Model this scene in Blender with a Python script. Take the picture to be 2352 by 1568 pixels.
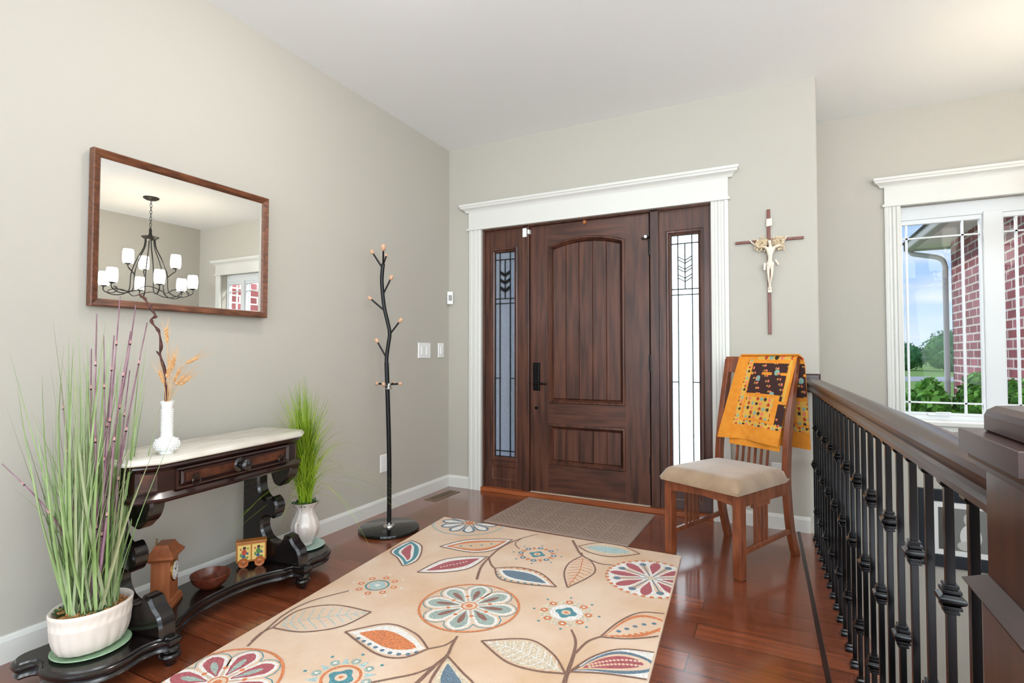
import bpy, math, random
from mathutils import Vector, Matrix
R_ = math.radians
random.seed(7)
for o in list(bpy.data.objects): bpy.data.objects.remove(o)
S = bpy.context.scene
COL = S.collection

# ------------------------------------------------------------------ camera
CAM = Vector((2.388, -3.635, 1.055)); PITCH = R_(1.5); YAW = R_(26.5); FPX = 1216.0
cd = bpy.data.cameras.new('camera'); cam = bpy.data.objects.new('camera', cd); COL.objects.link(cam)
cd.sensor_width = 36; cd.lens = FPX/2352*36; cd.clip_end = 500; cd.clip_start = .02
cam.location = CAM; cam.rotation_euler = (math.pi/2+PITCH, 0, YAW)
S.camera = cam

# ------------------------------------------------------------------ light
S.view_settings.view_transform = 'Standard'; S.view_settings.look = 'None'
S.view_settings.gamma = 1; S.view_settings.exposure = 0.0; S.view_settings.use_curve_mapping = False
W = bpy.data.worlds.new('sky'); S.world = W; W.use_nodes = True
nt = W.node_tree; N = nt.nodes; L = nt.links; N.clear()
wo = N.new('ShaderNodeOutputWorld'); bg = N.new('ShaderNodeBackground'); tc = N.new('ShaderNodeTexCoord')
sp = N.new('ShaderNodeSeparateXYZ'); cr = N.new('ShaderNodeValToRGB'); L.new(tc.outputs['Generated'], sp.inputs[0])
L.new(sp.outputs['Z'], cr.inputs[0])
cr.color_ramp.elements[0].position = 0.0; cr.color_ramp.elements[0].color = (.68, .80, .93, 1)
cr.color_ramp.elements[1].position = .45; cr.color_ramp.elements[1].color = (.18, .37, .80, 1)
e_ = cr.color_ramp.elements.new(.12); e_.color = (.38, .58, .90, 1)
mp = N.new('ShaderNodeMapping'); mp.inputs['Scale'].default_value = (3, 3, 14); L.new(tc.outputs['Generated'], mp.inputs[0])
nz = N.new('ShaderNodeTexNoise'); nz.inputs['Scale'].default_value = 1.6; nz.inputs['Detail'].default_value = 6; L.new(mp.outputs[0], nz.inputs[0])
cr2 = N.new('ShaderNodeValToRGB'); cr2.color_ramp.elements[0].position = .47; cr2.color_ramp.elements[1].position = .68
cr2.color_ramp.elements[0].color = (0, 0, 0, 1); cr2.color_ramp.elements[1].color = (.75, .75, .75, 1); L.new(nz.outputs[0], cr2.inputs[0])
mx = N.new('ShaderNodeMixRGB'); L.new(cr2.outputs[0], mx.inputs[0]); L.new(cr.outputs[0], mx.inputs[1]); mx.inputs[2].default_value = (.93, .92, .94, 1)
L.new(mx.outputs[0], bg.inputs[0]); bg.inputs[1].default_value = 1.15; L.new(bg.outputs[0], wo.inputs[0])

def lamp(name, kind, loc, power, color=(1, 1, 1), rot=(0, 0, 0), size=None, size_y=None, radius=None):
    l = bpy.data.lights.new(name, kind); o = bpy.data.objects.new(name, l); COL.objects.link(o)
    l.energy = power; l.color = color; o.location = loc; o.rotation_euler = rot
    if kind == 'AREA':
        l.shape = 'RECTANGLE'; l.size = size; l.size_y = size_y
    if radius is not None: l.shadow_soft_size = radius
    return o
sun = lamp('sun', 'SUN', (0, 0, 20), 2.0, (1, .96, .9)); sun.data.angle = R_(.6)
sun.rotation_euler = Vector((-.72, .45, .55)).to_track_quat('Z', 'Y').to_euler()
# added fill lamps tilted up to the ceiling, placed at the assumed rear windows
lamp('rear_fill', 'AREA', (1.2, -7.93, 1.35), 128, (.79, .92, 1), (R_(142), 0, 0), 1.9, 1.7)
lamp('rear_fill', 'AREA', (3.5, -7.93, 1.35), 132, (.79, .92, 1), (R_(142), 0, 0), 1.9, 1.7)
lamp('side_fill', 'AREA', (4.9, -5.3, 1.35), 145, (.84, .93, 1), (R_(86), 0, R_(90)), 4.2, 1.9)  # added fill lamp, the right wall has no opening here
# added fill lamp aimed up, its light bounces off the ceiling behind the camera
lamp('bounce_fill', 'AREA', (3.1, -4.1, 1.75), 100, (.86, .94, 1), (R_(158), 0, R_(5)), .5, .5)
# added fill lamps outside the right sidelight and above the big window
lamp('sidelight_fill', 'AREA', (1.86, .62, 1.15), 24, (.95, .98, 1), (R_(-90), 0, 0), .9, 1.9)
lamp('window_top_fill', 'AREA', (3.8, 1.55, 2.75), 60, (.95, .98, 1), (R_(-50), 0, 0), 1.5, .7)
# ------------------------------------------------------------------ helpers
def lin(h):
    h = h.lstrip('#'); out = []
    for i in (0, 2, 4):
        c = int(h[i:i+2], 16)/255; out.append(c/12.92 if c <= .04045 else ((c+.055)/1.055)**2.4)
    return (*out, 1)
MATS = {}
def pm(name, col, rough=.5, metal=0, col2=None, nscale=30, stretch=(1, 1, 1), bump=0, bscale=None, coat=0, spec=None, emis=None, estr=0, trans=0, sheen=0, contrast=(.35, .65), alpha=None):
    m = bpy.data.materials.new(name); m.use_nodes = True; nt = m.node_tree; n = nt.nodes; l = nt.links
    b = n['Principled BSDF']
    c1 = lin(col) if isinstance(col, str) else (*col, 1)
    b.inputs['Base Color'].default_value = c1; b.inputs['Roughness'].default_value = rough; b.inputs['Metallic'].default_value = metal
    if coat: b.inputs['Coat Weight'].default_value = coat; b.inputs['Coat Roughness'].default_value = .12
    if spec is not None: b.inputs['Specular IOR Level'].default_value = spec
    if emis: b.inputs['Emission Color'].default_value = lin(emis); b.inputs['Emission Strength'].default_value = estr
    if trans: b.inputs['Transmission Weight'].default_value = trans
    if sheen: b.inputs['Sheen Weight'].default_value = sheen
    if col2 or bump:
        t = n.new('ShaderNodeTexCoord'); mpn = n.new('ShaderNodeMapping'); mpn.inputs['Scale'].default_value = stretch
        l.new(t.outputs['Object'], mpn.inputs[0])
    if col2:
        z = n.new('ShaderNodeTexNoise'); z.inputs['Scale'].default_value = nscale; z.inputs['Detail'].default_value = 5
        l.new(mpn.outputs[0], z.inputs[0]); r = n.new('ShaderNodeValToRGB')
        r.color_ramp.elements[0].position = contrast[0]; r.color_ramp.elements[1].position = contrast[1]
        r.color_ramp.elements[0].color = c1; r.color_ramp.elements[1].color = lin(col2); l.new(z.outputs[0], r.inputs[0])
        l.new(r.outputs[0], b.inputs['Base Color'])
    if bump:
        z2 = n.new('ShaderNodeTexNoise'); z2.inputs['Scale'].default_value = bscale or nscale; z2.inputs['Detail'].default_value = 3
        l.new(mpn.outputs[0], z2.inputs[0]); bp = n.new('ShaderNodeBump'); bp.inputs['Strength'].default_value = bump; bp.inputs['Distance'].default_value = .004
        l.new(z2.outputs[0], bp.inputs['Height']); l.new(bp.outputs[0], b.inputs['Normal'])
    MATS[name] = m
    return m

class G:
    """collects faces; .obj() links them as ONE mesh object"""
    def __init__(s): s.v = []; s.f = []; s.m = []; s.mi = 0; s.T = None
    def add(s, vs, fs):
        k = len(s.v)
        if s.T is not None: vs = [tuple(s.T @ Vector(p)) for p in vs]
        s.v += [tuple(p) for p in vs]
        for f in fs: s.f.append([i+k for i in f]); s.m.append(s.mi)
        return s
    def box(s, x0, x1, y0, y1, z0, z1):
        v = [(x, y, z) for z in (z0, z1) for y in (y0, y1) for x in (x0, x1)]
        return s.add(v, [(0, 2, 3, 1), (4, 5, 7, 6), (0, 1, 5, 4), (2, 6, 7, 3), (0, 4, 6, 2), (1, 3, 7, 5)])
    def bar(s, a, b, w, h, up=(0, 0, 1)):
        a = Vector(a); b = Vector(b); d = (b-a).normalized(); u = Vector(up); sx = d.cross(u).normalized(); uu = sx.cross(d)
        v = [p+sx*(w/2*i)+uu*(h/2*j) for p in (a, b) for i, j in ((-1, -1), (1, -1), (1, 1), (-1, 1))]
        return s.add(v, [(3, 2, 1, 0), (4, 5, 6, 7), (0, 1, 5, 4), (1, 2, 6, 5), (2, 3, 7, 6), (3, 0, 4, 7)])
    def lathe(s, prof, c=(0, 0, 0), n=32, sx=1, sy=1, mod=None):
        v = []
        for r, z in prof:
            for i in range(n):
                a = 2*math.pi*i/n; rr = r*(mod(a, z) if mod else 1)
                v.append((c[0]+rr*math.cos(a)*sx, c[1]+rr*math.sin(a)*sy, c[2]+z))
        f = [(j*n+i, j*n+(i+1) % n, (j+1)*n+(i+1) % n, (j+1)*n+i) for j in range(len(prof)-1) for i in range(n)]
        if prof[0][0] > 1e-5: f.append(tuple(range(n-1, -1, -1)))
        if prof[-1][0] > 1e-5: f.append(tuple((len(prof)-1)*n+i for i in range(n)))
        return s.add(v, f)
    def tube(s, pts, r, n=8, cap=True):
        pts = [Vector(p) for p in pts]; rs = r if isinstance(r, (list, tuple)) else [r]*len(pts)
        v = []; t0 = (pts[1]-pts[0]).normalized()
        u = t0.orthogonal().normalized()
        for i, p in enumerate(pts):
            t = (pts[min(i+1, len(pts)-1)]-pts[max(i-1, 0)]).normalized()
            u = (u-t*u.dot(t)); u = u.normalized() if u.length > 1e-6 else t.orthogonal().normalized(); w = t.cross(u)
            for k in range(n):
                a = 2*math.pi*k/n; v.append(p+(u*math.cos(a)+w*math.sin(a))*rs[i])
        f = [(j*n+i, j*n+(i+1) % n, (j+1)*n+(i+1) % n, (j+1)*n+i) for j in range(len(pts)-1) for i in range(n)]
        if cap: f += [tuple(range(n-1, -1, -1)), tuple((len(pts)-1)*n+i for i in range(n))]
        return s.add(v, f)
    def rings(s, poly, prof, mp=lambda a, b, c: (a, b, c), cap0=True, cap1=True, closed=False):
        """poly CCW 2-D outline; prof = [(inset, height)...]; one mitred ring each"""
        n = len(poly); off = []
        for i in range(n):
            p0 = Vector(poly[i-1]); p1 = Vector(poly[i]); p2 = Vector(poly[(i+1) % n])
            d1 = (p1-p0).normalized(); d2 = (p2-p1).normalized(); n1 = Vector((-d1.y, d1.x)); n2 = Vector((-d2.y, d2.x))
            off.append((n1+n2)/max(.35, 1+n1.dot(n2)))
        v = [mp(poly[i][0]+off[i].x*ins, poly[i][1]+off[i].y*ins, h) for ins, h in prof for i in range(n)]
        K = len(prof)
        f = [(j*n+i, j*n+(i+1) % n, (j+1)*n+(i+1) % n, (j+1)*n+i) for j in range(K-1) for i in range(n)]
        if closed: f += [((K-1)*n+i, (K-1)*n+(i+1) % n, (i+1) % n, i) for i in range(n)]
        else:
            if cap0: f.append(tuple(range(n-1, -1, -1)))
            if cap1: f.append(tuple((K-1)*n+i for i in range(n)))
        return s.add(v, f)
    def prism(s, poly, h0, h1, mp=lambda a, b, c: (a, b, c)):
        return s.rings(poly, [(0, h0), (0, h1)], mp)
    def ball(s, c, r, n=12, m=8, sx=1, sy=1, sz=1):
        return s.lathe([(max(1e-6, r*math.sin(math.pi*j/m)), -r*math.cos(math.pi*j/m)*sz) for j in range(m+1)], c, n, sx, sy)
    def obj(s, name, mats, parent=None, smooth=None, bevel=0, sub=0, seg=2):
        me = bpy.data.meshes.new(name); me.from_pydata([tuple(p) for p in s.v], [], s.f)
        ms = mats if isinstance(mats, (list, tuple)) else [mats]
        for m in ms: me.materials.append(m)
        for p, i in zip(me.polygons, s.m): p.material_index = i
        me.validate(); me.update()
        o = bpy.data.objects.new(name, me); COL.objects.link(o)
        if parent is not None: o.parent = parent
        if smooth is not None:
            for p in me.polygons: p.use_smooth = True
            me.set_sharp_from_angle(angle=R_(smooth))
        if bevel:
            b = o.modifiers.new('bevel', 'BEVEL'); b.width = bevel; b.segments = seg; b.limit_method = 'ANGLE'; b.angle_limit = R_(35)
        if sub:
            b = o.modifiers.new('sub', 'SUBSURF'); b.levels = sub; b.render_levels = sub
        return o
XZ = lambda a, b, c: (a, -c, b)      # polygon in x-z, height towards -y (towards the room)
def YZ(a, b, c): return (c, a, b)
def thing(name, label, cat, loc=(0, 0, 0), rz=0, group=None, kind=None):
    o = bpy.data.objects.new(name, None); COL.objects.link(o); o.location = loc; o.rotation_euler = (0, 0, rz); o.empty_display_size = .05
    return tag(o, label, cat, group, kind)
def tag(o, label=None, cat=None, group=None, kind=None):
    if label: o['label'] = label
    if cat: o['category'] = cat
    if group: o['group'] = group
    if kind: o['kind'] = kind
    return o
def struct(o, label=None, cat=None): return tag(o, label, cat, None, 'structure')
def copy_tree(o, parent=None):
    c = o.copy(); COL.objects.link(c); c.parent = parent
    for ch in list(o.children): copy_tree(ch, c)
    return c
# where a point of the survey (photo position, known plane) lies in the room
FW = Vector((-math.sin(YAW)*math.cos(PITCH), math.cos(YAW)*math.cos(PITCH), math.sin(PITCH)))
RT = Vector((math.cos(YAW), math.sin(YAW), 0)); UP = RT.cross(FW)
def at(px, py, ax, val):
    d = FW+RT*((px-1176)/FPX)-UP*((py-784)/FPX); t = (val-CAM[ax])/d[ax]; return CAM+d*t
def spline(pts, n=8, closed=False):
    P = [Vector(p) for p in pts]; out = []; m = len(P)
    rng = range(m) if closed else range(m-1)
    for i in rng:
        p0 = P[(i-1) % m] if closed or i > 0 else P[0]; p1 = P[i]; p2 = P[(i+1) % m]; p3 = P[(i+2) % m] if closed or i+2 < m else P[-1]
        for k in range(n):
            t = k/n; out.append(.5*((2*p1)+(p2-p0)*t+(2*p0-5*p1+4*p2-p3)*t*t+(3*p1-p0-3*p2+p3)*t**3))
    if not closed: out.append(P[-1])
    return out

def smooth2(pts, n=3): return [tuple(p) for p in spline([Vector(p) for p in pts], n)]
# ------------------------------------------------------------------ materials
wall_m = pm('wall_paint', '#bab5aa', .75, bump=.05, bscale=350)
ceil_m = pm('ceiling_paint', '#f1f3f3', .8)
trim_m = pm('white_trim', '#dcdbd5', .4)
vinyl_m = pm('white_vinyl', '#e6e9ea', .35)
white_m = pm('white_plastic', '#eeeeec', .35)
door_m = pm('door_wood', '#3a2018', .36, col2='#5f3829', nscale=5, stretch=(6, 6, .5), bump=.08, bscale=14)
door_h = pm('door_wood_rail', '#3a2018', .36, col2='#5f3829', nscale=5, stretch=(.6, 6, 6), bump=.08, bscale=14)
sill_m = pm('threshold_wood', '#8a4420', .4, col2='#a65a30', nscale=6, stretch=(.7, 5, 5))
alu_m = pm('threshold_strip', '#d8ccb4', .35, .3)
black_m = pm('black_metal', '#121213', .28, .6)
satinblack_m = pm('satin_black', '#0d0d0e', .4, .3)
chrome_m = pm('chrome', '#d8d8d8', .12, 1)
brass_m = pm('brass', '#c9a35a', .25, 1)
ebony_m = pm('ebonised_wood', '#0b090a', .2, col2='#1a1110', nscale=8, stretch=(1, 1, 4), coat=.4)
maho_m = pm('console_wood', '#1d0f0d', .25, col2='#351a14', nscale=9, stretch=(1, 5, 5), coat=.3)
burl_m = pm('burl_veneer', '#2c1610', .25, col2='#5e3320', nscale=16, stretch=(1, 1, 1), coat=.3)
marble_m = pm('marble', '#dcd6ca', .22, col2='#c9bfb2', nscale=7, stretch=(1, 3, 1), contrast=(.45, .75))
frame_m = pm('mirror_frame_wood', '#4a2817', .4, col2='#7b4a2e', nscale=12, stretch=(8, 1, 6))
milk_m = pm('milk_glass', '#f2f2f0', .25, coat=.3)
cream_m = pm('cream_ceramic', '#e4d9cf', .38, bump=.1, bscale=60)
glaze_m = pm('glazed_ceramic', '#d6cdc6', .18, coat=.5, col2='#cabfb8', nscale=10)
greenplate_m = pm('green_glaze', '#9bb795', .35, col2='#86a583', nscale=60)
blueplate_m = pm('pale_green_plate', '#a9c4b6', .3)
cherry_m = pm('cherry_wood', '#6b341c', .28, col2='#8b4a2a', nscale=7, stretch=(5, 5, 1), coat=.2)
clock_m = pm('clock_wood', '#8a4d2e', .4, col2='#a4633e', nscale=12, stretch=(4, 4, .7))
bowl_m = pm('bowl_wood', '#4b2012', .3, col2='#6c3320', nscale=18, stretch=(1, 4, 2), coat=.2)
toy_m = pm('toy_wood', '#b8732f', .4, col2='#a05f25', nscale=20)
toy_y = pm('toy_panel', '#dfbf6e', .45)
seat_m = pm('suede', '#95795c', .55, col2='#a88d70', nscale=9, sheen=.6, bump=.05, bscale=300)
ivory_m = pm('ivory_resin', '#e8dccb', .45)
straw_m = pm('straw', '#dfcaa8', .8)
wheat_m = pm('wheat_gold', '#cf9b64', .75, col2='#e2b988', nscale=80)
twig_m = pm('twig_bark', '#371a14', .6, col2='#5b2c20', nscale=60, bump=.3, bscale=120)
blade_m = pm('grass_blade', '#76904f', .5, col2='#a9bf86', nscale=5)
blade2_m = pm('grass_blade_pale', '#a9ae86', .5, col2='#8b9a72', nscale=5)
bright_m = pm('bright_grass', '#7c9c14', .45, col2='#a9c235', nscale=9)
bright2_m = pm('bright_grass_dark', '#587a10', .45, col2='#7f9c1e', nscale=9)
reed_m = pm('reed_purple', '#74485a', .5, col2='#a88490', nscale=12, stretch=(1, 1, 1))
reedp_m = pm('reed_pink', '#cf9a98', .5)
reedd_m = pm('reed_node', '#221418', .5)
moss_m = pm('moss', '#1f3a16', .9, col2='#3f5c2a', nscale=80, bump=.6)
bark_m = pm('bark_chips', '#8c5a30', .8, col2='#c08a52', nscale=70, bump=.6, bscale=120)
rail_m = pm('rail_wood', '#2c1714', .32, col2='#3c201a', nscale=6, stretch=(8, .6, 8), coat=.15)
newel_m = pm('newel_wood', '#2c1712', .3, col2='#45251b', nscale=7, stretch=(8, 8, .6), coat=.3)
iron_m = pm('baluster_iron', '#0d0c0d', .22, .5, coat=.3)
thermo_m = pm('sensor_grey', '#9a9b97', .5)

def floor_mat():
    m = bpy.data.materials.new('hardwood'); m.use_nodes = True; n = m.node_tree.nodes; l = m.node_tree.links; b = n['Principled BSDF']
    t = n.new('ShaderNodeTexCoord'); br = n.new('ShaderNodeTexBrick'); l.new(t.outputs['Object'], br.inputs[0])
    br.offset = .37; br.inputs['Scale'].default_value = 1; br.inputs['Brick Width'].default_value = 1.05; br.inputs['Row Height'].default_value = .118
    br.inputs['Mortar Size'].default_value = .0016; br.inputs['Mortar Smooth'].default_value = .2
    br.inputs['Color1'].default_value = lin('#713a22'); br.inputs['Color2'].default_value = lin('#8c4c2e'); br.inputs['Mortar'].default_value = lin('#1c0a06')
    mpn = n.new('ShaderNodeMapping'); mpn.inputs['Scale'].default_value = (1.2, 14, 1); l.new(t.outputs['Object'], mpn.inputs[0])
    z = n.new('ShaderNodeTexNoise'); z.inputs['Scale'].default_value = 3; z.inputs['Detail'].default_value = 6; l.new(mpn.outputs[0], z.inputs[0])
    r = n.new('ShaderNodeValToRGB'); r.color_ramp.elements[0].position = .3; r.color_ramp.elements[1].position = .7
    r.color_ramp.elements[0].color = (.68, .6, .58, 1); r.color_ramp.elements[1].color = (1.15, 1.1, 1.1, 1); l.new(z.outputs[0], r.inputs[0])
    mx = n.new('ShaderNodeMixRGB'); mx.blend_type = 'MULTIPLY'; mx.inputs[0].default_value = 1
    l.new(br.outputs['Color'], mx.inputs[1]); l.new(r.outputs[0], mx.inputs[2]); l.new(mx.outputs[0], b.inputs['Base Color'])
    b.inputs['Roughness'].default_value = .22; b.inputs['Coat Weight'].default_value = .9; b.inputs['Coat Roughness'].default_value = .13
    ad = n.new('ShaderNodeMath'); ad.operation = 'MULTIPLY_ADD'; l.new(br.outputs['Fac'], ad.inputs[0]); ad.inputs[1].default_value = -1.0
    mp3 = n.new('ShaderNodeMapping'); mp3.inputs['Scale'].default_value = (1, 3, 1); l.new(t.outputs['Object'], mp3.inputs[0])
    z3 = n.new('ShaderNodeTexNoise'); z3.inputs['Scale'].default_value = 9; l.new(mp3.outputs[0], z3.inputs[0]); l.new(z3.outputs[0], ad.inputs[2])
    bp = n.new('ShaderNodeBump'); bp.inputs['Strength'].default_value = .12; bp.inputs['Distance'].default_value = .003
    l.new(ad.outputs[0], bp.inputs['Height']); l.new(bp.outputs[0], b.inputs['Normal'])
    return m
floor_m = floor_mat()
def brick_mat():
    m = bpy.data.materials.new('brick'); m.use_nodes = True; n = m.node_tree.nodes; l = m.node_tree.links; b = n['Principled BSDF']
    t = n.new('ShaderNodeTexCoord'); s = n.new('ShaderNodeSeparateXYZ'); c = n.new('ShaderNodeCombineXYZ'); l.new(t.outputs['Object'], s.inputs[0])
    ad = n.new('ShaderNodeMath'); l.new(s.outputs[0], ad.inputs[0]); l.new(s.outputs[1], ad.inputs[1]); l.new(ad.outputs[0], c.inputs[0]); l.new(s.outputs[2], c.inputs[1])
    br = n.new('ShaderNodeTexBrick'); l.new(c.outputs[0], br.inputs[0]); br.inputs['Scale'].default_value = 1
    br.inputs['Brick Width'].default_value = .27; br.inputs['Row Height'].default_value = .102; br.inputs['Mortar Size'].default_value = .011
    br.inputs['Color1'].default_value = lin('#8a4a4a'); br.inputs['Color2'].default_value = lin('#a8686c'); br.inputs['Mortar'].default_value = lin('#d6cfc6')
    z = n.new('ShaderNodeTexNoise'); z.inputs['Scale'].default_value = 5; l.new(t.outputs['Object'], z.inputs[0])
    mx = n.new('ShaderNodeMixRGB'); mx.blend_type = 'OVERLAY'; mx.inputs[0].default_value = .5; l.new(br.outputs['Color'], mx.inputs[1]); l.new(z.outputs[0], mx.inputs[2])
    l.new(mx.outputs[0], b.inputs['Base Color']); b.inputs['Roughness'].default_value = .9
    return m
brick_m = brick_mat()
def glass_mat(name, rough, ior, tint, bump=0, bscale=60):
    m = bpy.data.materials.new(name); m.use_nodes = True; n = m.node_tree.nodes; l = m.node_tree.links; n.remove(n['Principled BSDF'])
    o = n['Material Output']; ra = n.new('ShaderNodeBsdfTranslucent'); ra.inputs['Color'].default_value = (.9, .93, .94, 1); g = n.new('ShaderNodeBsdfRefraction'); g.inputs['Roughness'].default_value = rough; g.inputs['IOR'].default_value = ior; g.inputs['Color'].default_value = lin(tint)
    gl = n.new('ShaderNodeBsdfGlossy'); gl.inputs['Roughness'].default_value = .05; mx = n.new('ShaderNodeMixShader'); mx.inputs[0].default_value = .05
    m2 = n.new('ShaderNodeMixShader'); m2.inputs[0].default_value = .4; l.new(g.outputs[0], m2.inputs[1]); l.new(ra.outputs[0], m2.inputs[2])
    l.new(m2.outputs[0], mx.inputs[1]); l.new(gl.outputs[0], mx.inputs[2]); l.new(mx.outputs[0], o.inputs[0])
    if bump:
        t = n.new('ShaderNodeTexCoord'); z = n.new('ShaderNodeTexNoise'); z.inputs['Scale'].default_value = bscale; l.new(t.outputs['Object'], z.inputs[0])
        bp = n.new('ShaderNodeBump'); bp.inputs['Strength'].default_value = bump; bp.inputs['Distance'].default_value = .01
        l.new(z.outputs[0], bp.inputs['Height']); l.new(bp.outputs[0], g.inputs['Normal']); l.new(bp.outputs[0], gl.inputs['Normal'])
    return m
rain_m = glass_mat('rain_glass', .12, 1.15, '#eef4f4', 1.0, 70)
def clear_mat():
    m = bpy.data.materials.new('clear_glass'); m.use_nodes = True; n = m.node_tree.nodes; l = m.node_tree.links; n.remove(n['Principled BSDF'])
    g = n.new('ShaderNodeBsdfTransparent'); gl = n.new('ShaderNodeBsdfGlossy'); gl.inputs['Roughness'].default_value = .01; mx = n.new('ShaderNodeMixShader'); mx.inputs[0].default_value = .008
    l.new(g.outputs[0], mx.inputs[1]); l.new(gl.outputs[0], mx.inputs[2]); l.new(mx.outputs[0], n['Material Output'].inputs[0]); return m
clear_m = clear_mat()

# ------------------------------------------------------------------ room shell
CZ = 2.735; WY = .747; RX = 4.95; EX = 2.622
def sbox(name, boxes, m, bevel=0):
    g = G()
    for b in boxes: g.box(*b)
    return struct(g.obj(name, m, bevel=bevel))
g = G(); g.prism([(0, -8), (RX, -8), (RX, -3.06), (2.69, -3.06), (2.69, .0), (0, 0)], -.28, 0)
struct(g.obj('floor', floor_m))
sbox('floor_lower', [(2.69, RX, -3.06, WY, -1.62, -1.5)], floor_m)
sbox('ceiling', [(-.12, RX+.12, -8.12, WY+.14, CZ, CZ+.15)], ceil_m)
sbox('wall_left', [(-.12, 0, -8.12, .14, -.28, CZ)], wall_m)
sbox('wall_back', [(0, .31, 0, .14, 0, CZ), (.31, 2.02, 0, .14, 2.05, CZ)], wall_m)
g = G(); g.prism([(2.02, .14), (2.02, 0)]+[(EX-.018+.018*math.sin(R_(a)), .018-.018*math.cos(R_(a))) for a in range(0, 91, 10)]+[(EX, .14)], 0, CZ); struct(g.obj('wall_corner', wall_m, smooth=30))
sbox('wall_return', [(EX-.12, EX, .14, WY, -1.62, CZ), (EX-.12, EX, 0, .14, -1.62, 0)], wall_m)
sbox('wall_window', [(EX-.12, 3.15, WY, WY+.14, -1.62, CZ), (4.45, RX+.12, WY, WY+.14, -1.62, CZ), (3.15, 4.45, WY, WY+.14, -1.62, .62), (3.15, 4.45, WY, WY+.14, 2.08, CZ)], wall_m)
sbox('wall_right', [(RX, RX+.12, -8.12, WY, -1.62, CZ)], wall_m)
sbox('wall_front', [(0, RX, -8.12, -8, -.28, .6), (0, RX, -8.12, -8, 2.45, CZ), (0, .2, -8.12, -8, .6, 2.45), (2.2, 2.5, -8.12, -8, .6, 2.45), (4.5, RX, -8.12, -8, .6, 2.45)], wall_m)  # unseen wall behind the camera, its two openings are added for light
sbox('wall_stairwell', [(2.6, 2.69, -3.06, 0, -1.5, -.28), (2.69, RX, -3.18, -3.06, -1.5, 0)], wall_m)
for k, (a, b) in enumerate(((.2, 2.2), (2.5, 4.5))):   # assumed rear windows behind the camera, unseen, added to let light in
    g = G(); g.box(a, b, -8.12, -8, .6, .66); g.box(a, b, -8.12, -8, 2.39, 2.45); g.box(a, a+.06, -8.12, -8, .66, 2.39); g.box(b-.06, b, -8.12, -8, .66, 2.39); g.box((a+b)/2-.02, (a+b)/2+.02, -8.1, -8.04, .66, 2.39)
    struct(g.obj('window_%d' % (k+4), vinyl_m))
# baseboards with an eased top
def baseboard(name, poly_pts, out):
    g = G(); pr = [(0, 0), (.014, 0), (.014, .074), (.009, .085), (.004, .092), (0, .092)]
    (ax, ay), (bx, by) = poly_pts; ox, oy = out
    v = []
    for x, y in ((ax, ay), (bx, by)):
        for d, z in pr: v.append((x+ox*d, y+oy*d, z))
    n = len(pr); f = [(i, (i+1) % n, n+(i+1) % n, n+i) for i in range(n)]+[tuple(range(n-1, -1, -1)), tuple(n+i for i in range(n))]
    g.add(v, f); return struct(g.obj(name, trim_m))
baseboard('baseboard_left', ((0, -8), (0, 0)), (1, 0))
baseboard('baseboard_back', ((.014, 0), (.2, 0)), (0, -1))
baseboard('baseboard_right', ((2.125, 0), (2.56, 0)), (0, -1))
# dark strip let into the floor along the railing
g = G(); g.rings([(2.488, 0), (2.548, -3.06), (2.566, -3.06), (2.506, 0)][::-1][::-1], [(0, .0), (.002, .003)])
g.f[-1] = g.f[-1]; struct(g.obj('trim_1', pm('dark_strip', '#24100b', .3)))

# door casing and crowned header
def fluted(g, x0, x1, z0, z1, y=0):
    w = x1-x0; pr = [(0, 0), (0, .018), (.012, .022), (.022, .022), (.028, .014), (.040, .014), (.046, .022), (w-.046, .022), (w-.040, .014), (w-.028, .014), (w-.022, .022), (w-.012, .022), (w, .018), (w, 0)]
    n = len(pr); v = [(x0+a, y-b, z) for z in (z0, z1) for a, b in pr]
    g.add(v, [(i, (i+1) % n, n+(i+1) % n, n+i) for i in range(n)]+[tuple(range(n-1, -1, -1)), tuple(n+i for i in range(n))])
def header(g, x0, x1, z0, z1, y=0, crown=.10):
    g.box(x0-.012, x1+.012, y-.034, y, z0-.012, z0+.004)
    g.box(x0, x1, y-.024, y, z0, z1)
    pr = [(0, .0), (0, .026), (.012, .030), (.022, .040), (.030, .056), (.042, .060), (.046, .066), (.062, .066), (.062, 0)]
    # crown moulding running round the front, mitred returns at both ends
    v = []
    for (h, o) in pr:
        s = o
        v += [(x0-s, y-.0, z1-.014+h), (x0-s, y-s-.0, z1-.014+h), (x1+s, y-s, z1-.014+h), (x1+s, y, z1-.014+h)]
    f = []
    for j in range(len(pr)-1):
        for i in range(3): f.append((j*4+i, j*4+i+1, (j+1)*4+i+1, (j+1)*4+i))
    g.add(v, f)
    g.box(x0-.06, x1+.06, y-.06, y, z1+.030, z1+.046)
g = G(); fluted(g, .2, .31, 0, 2.06); fluted(g, 2.02, 2.125, 0, 2.06)
struct(g.obj('trim_2', trim_m, smooth=30))
g = G(); header(g, .2, 2.125, 2.06, 2.205); struct(g.obj('trim_3', trim_m, smooth=30))

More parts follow.
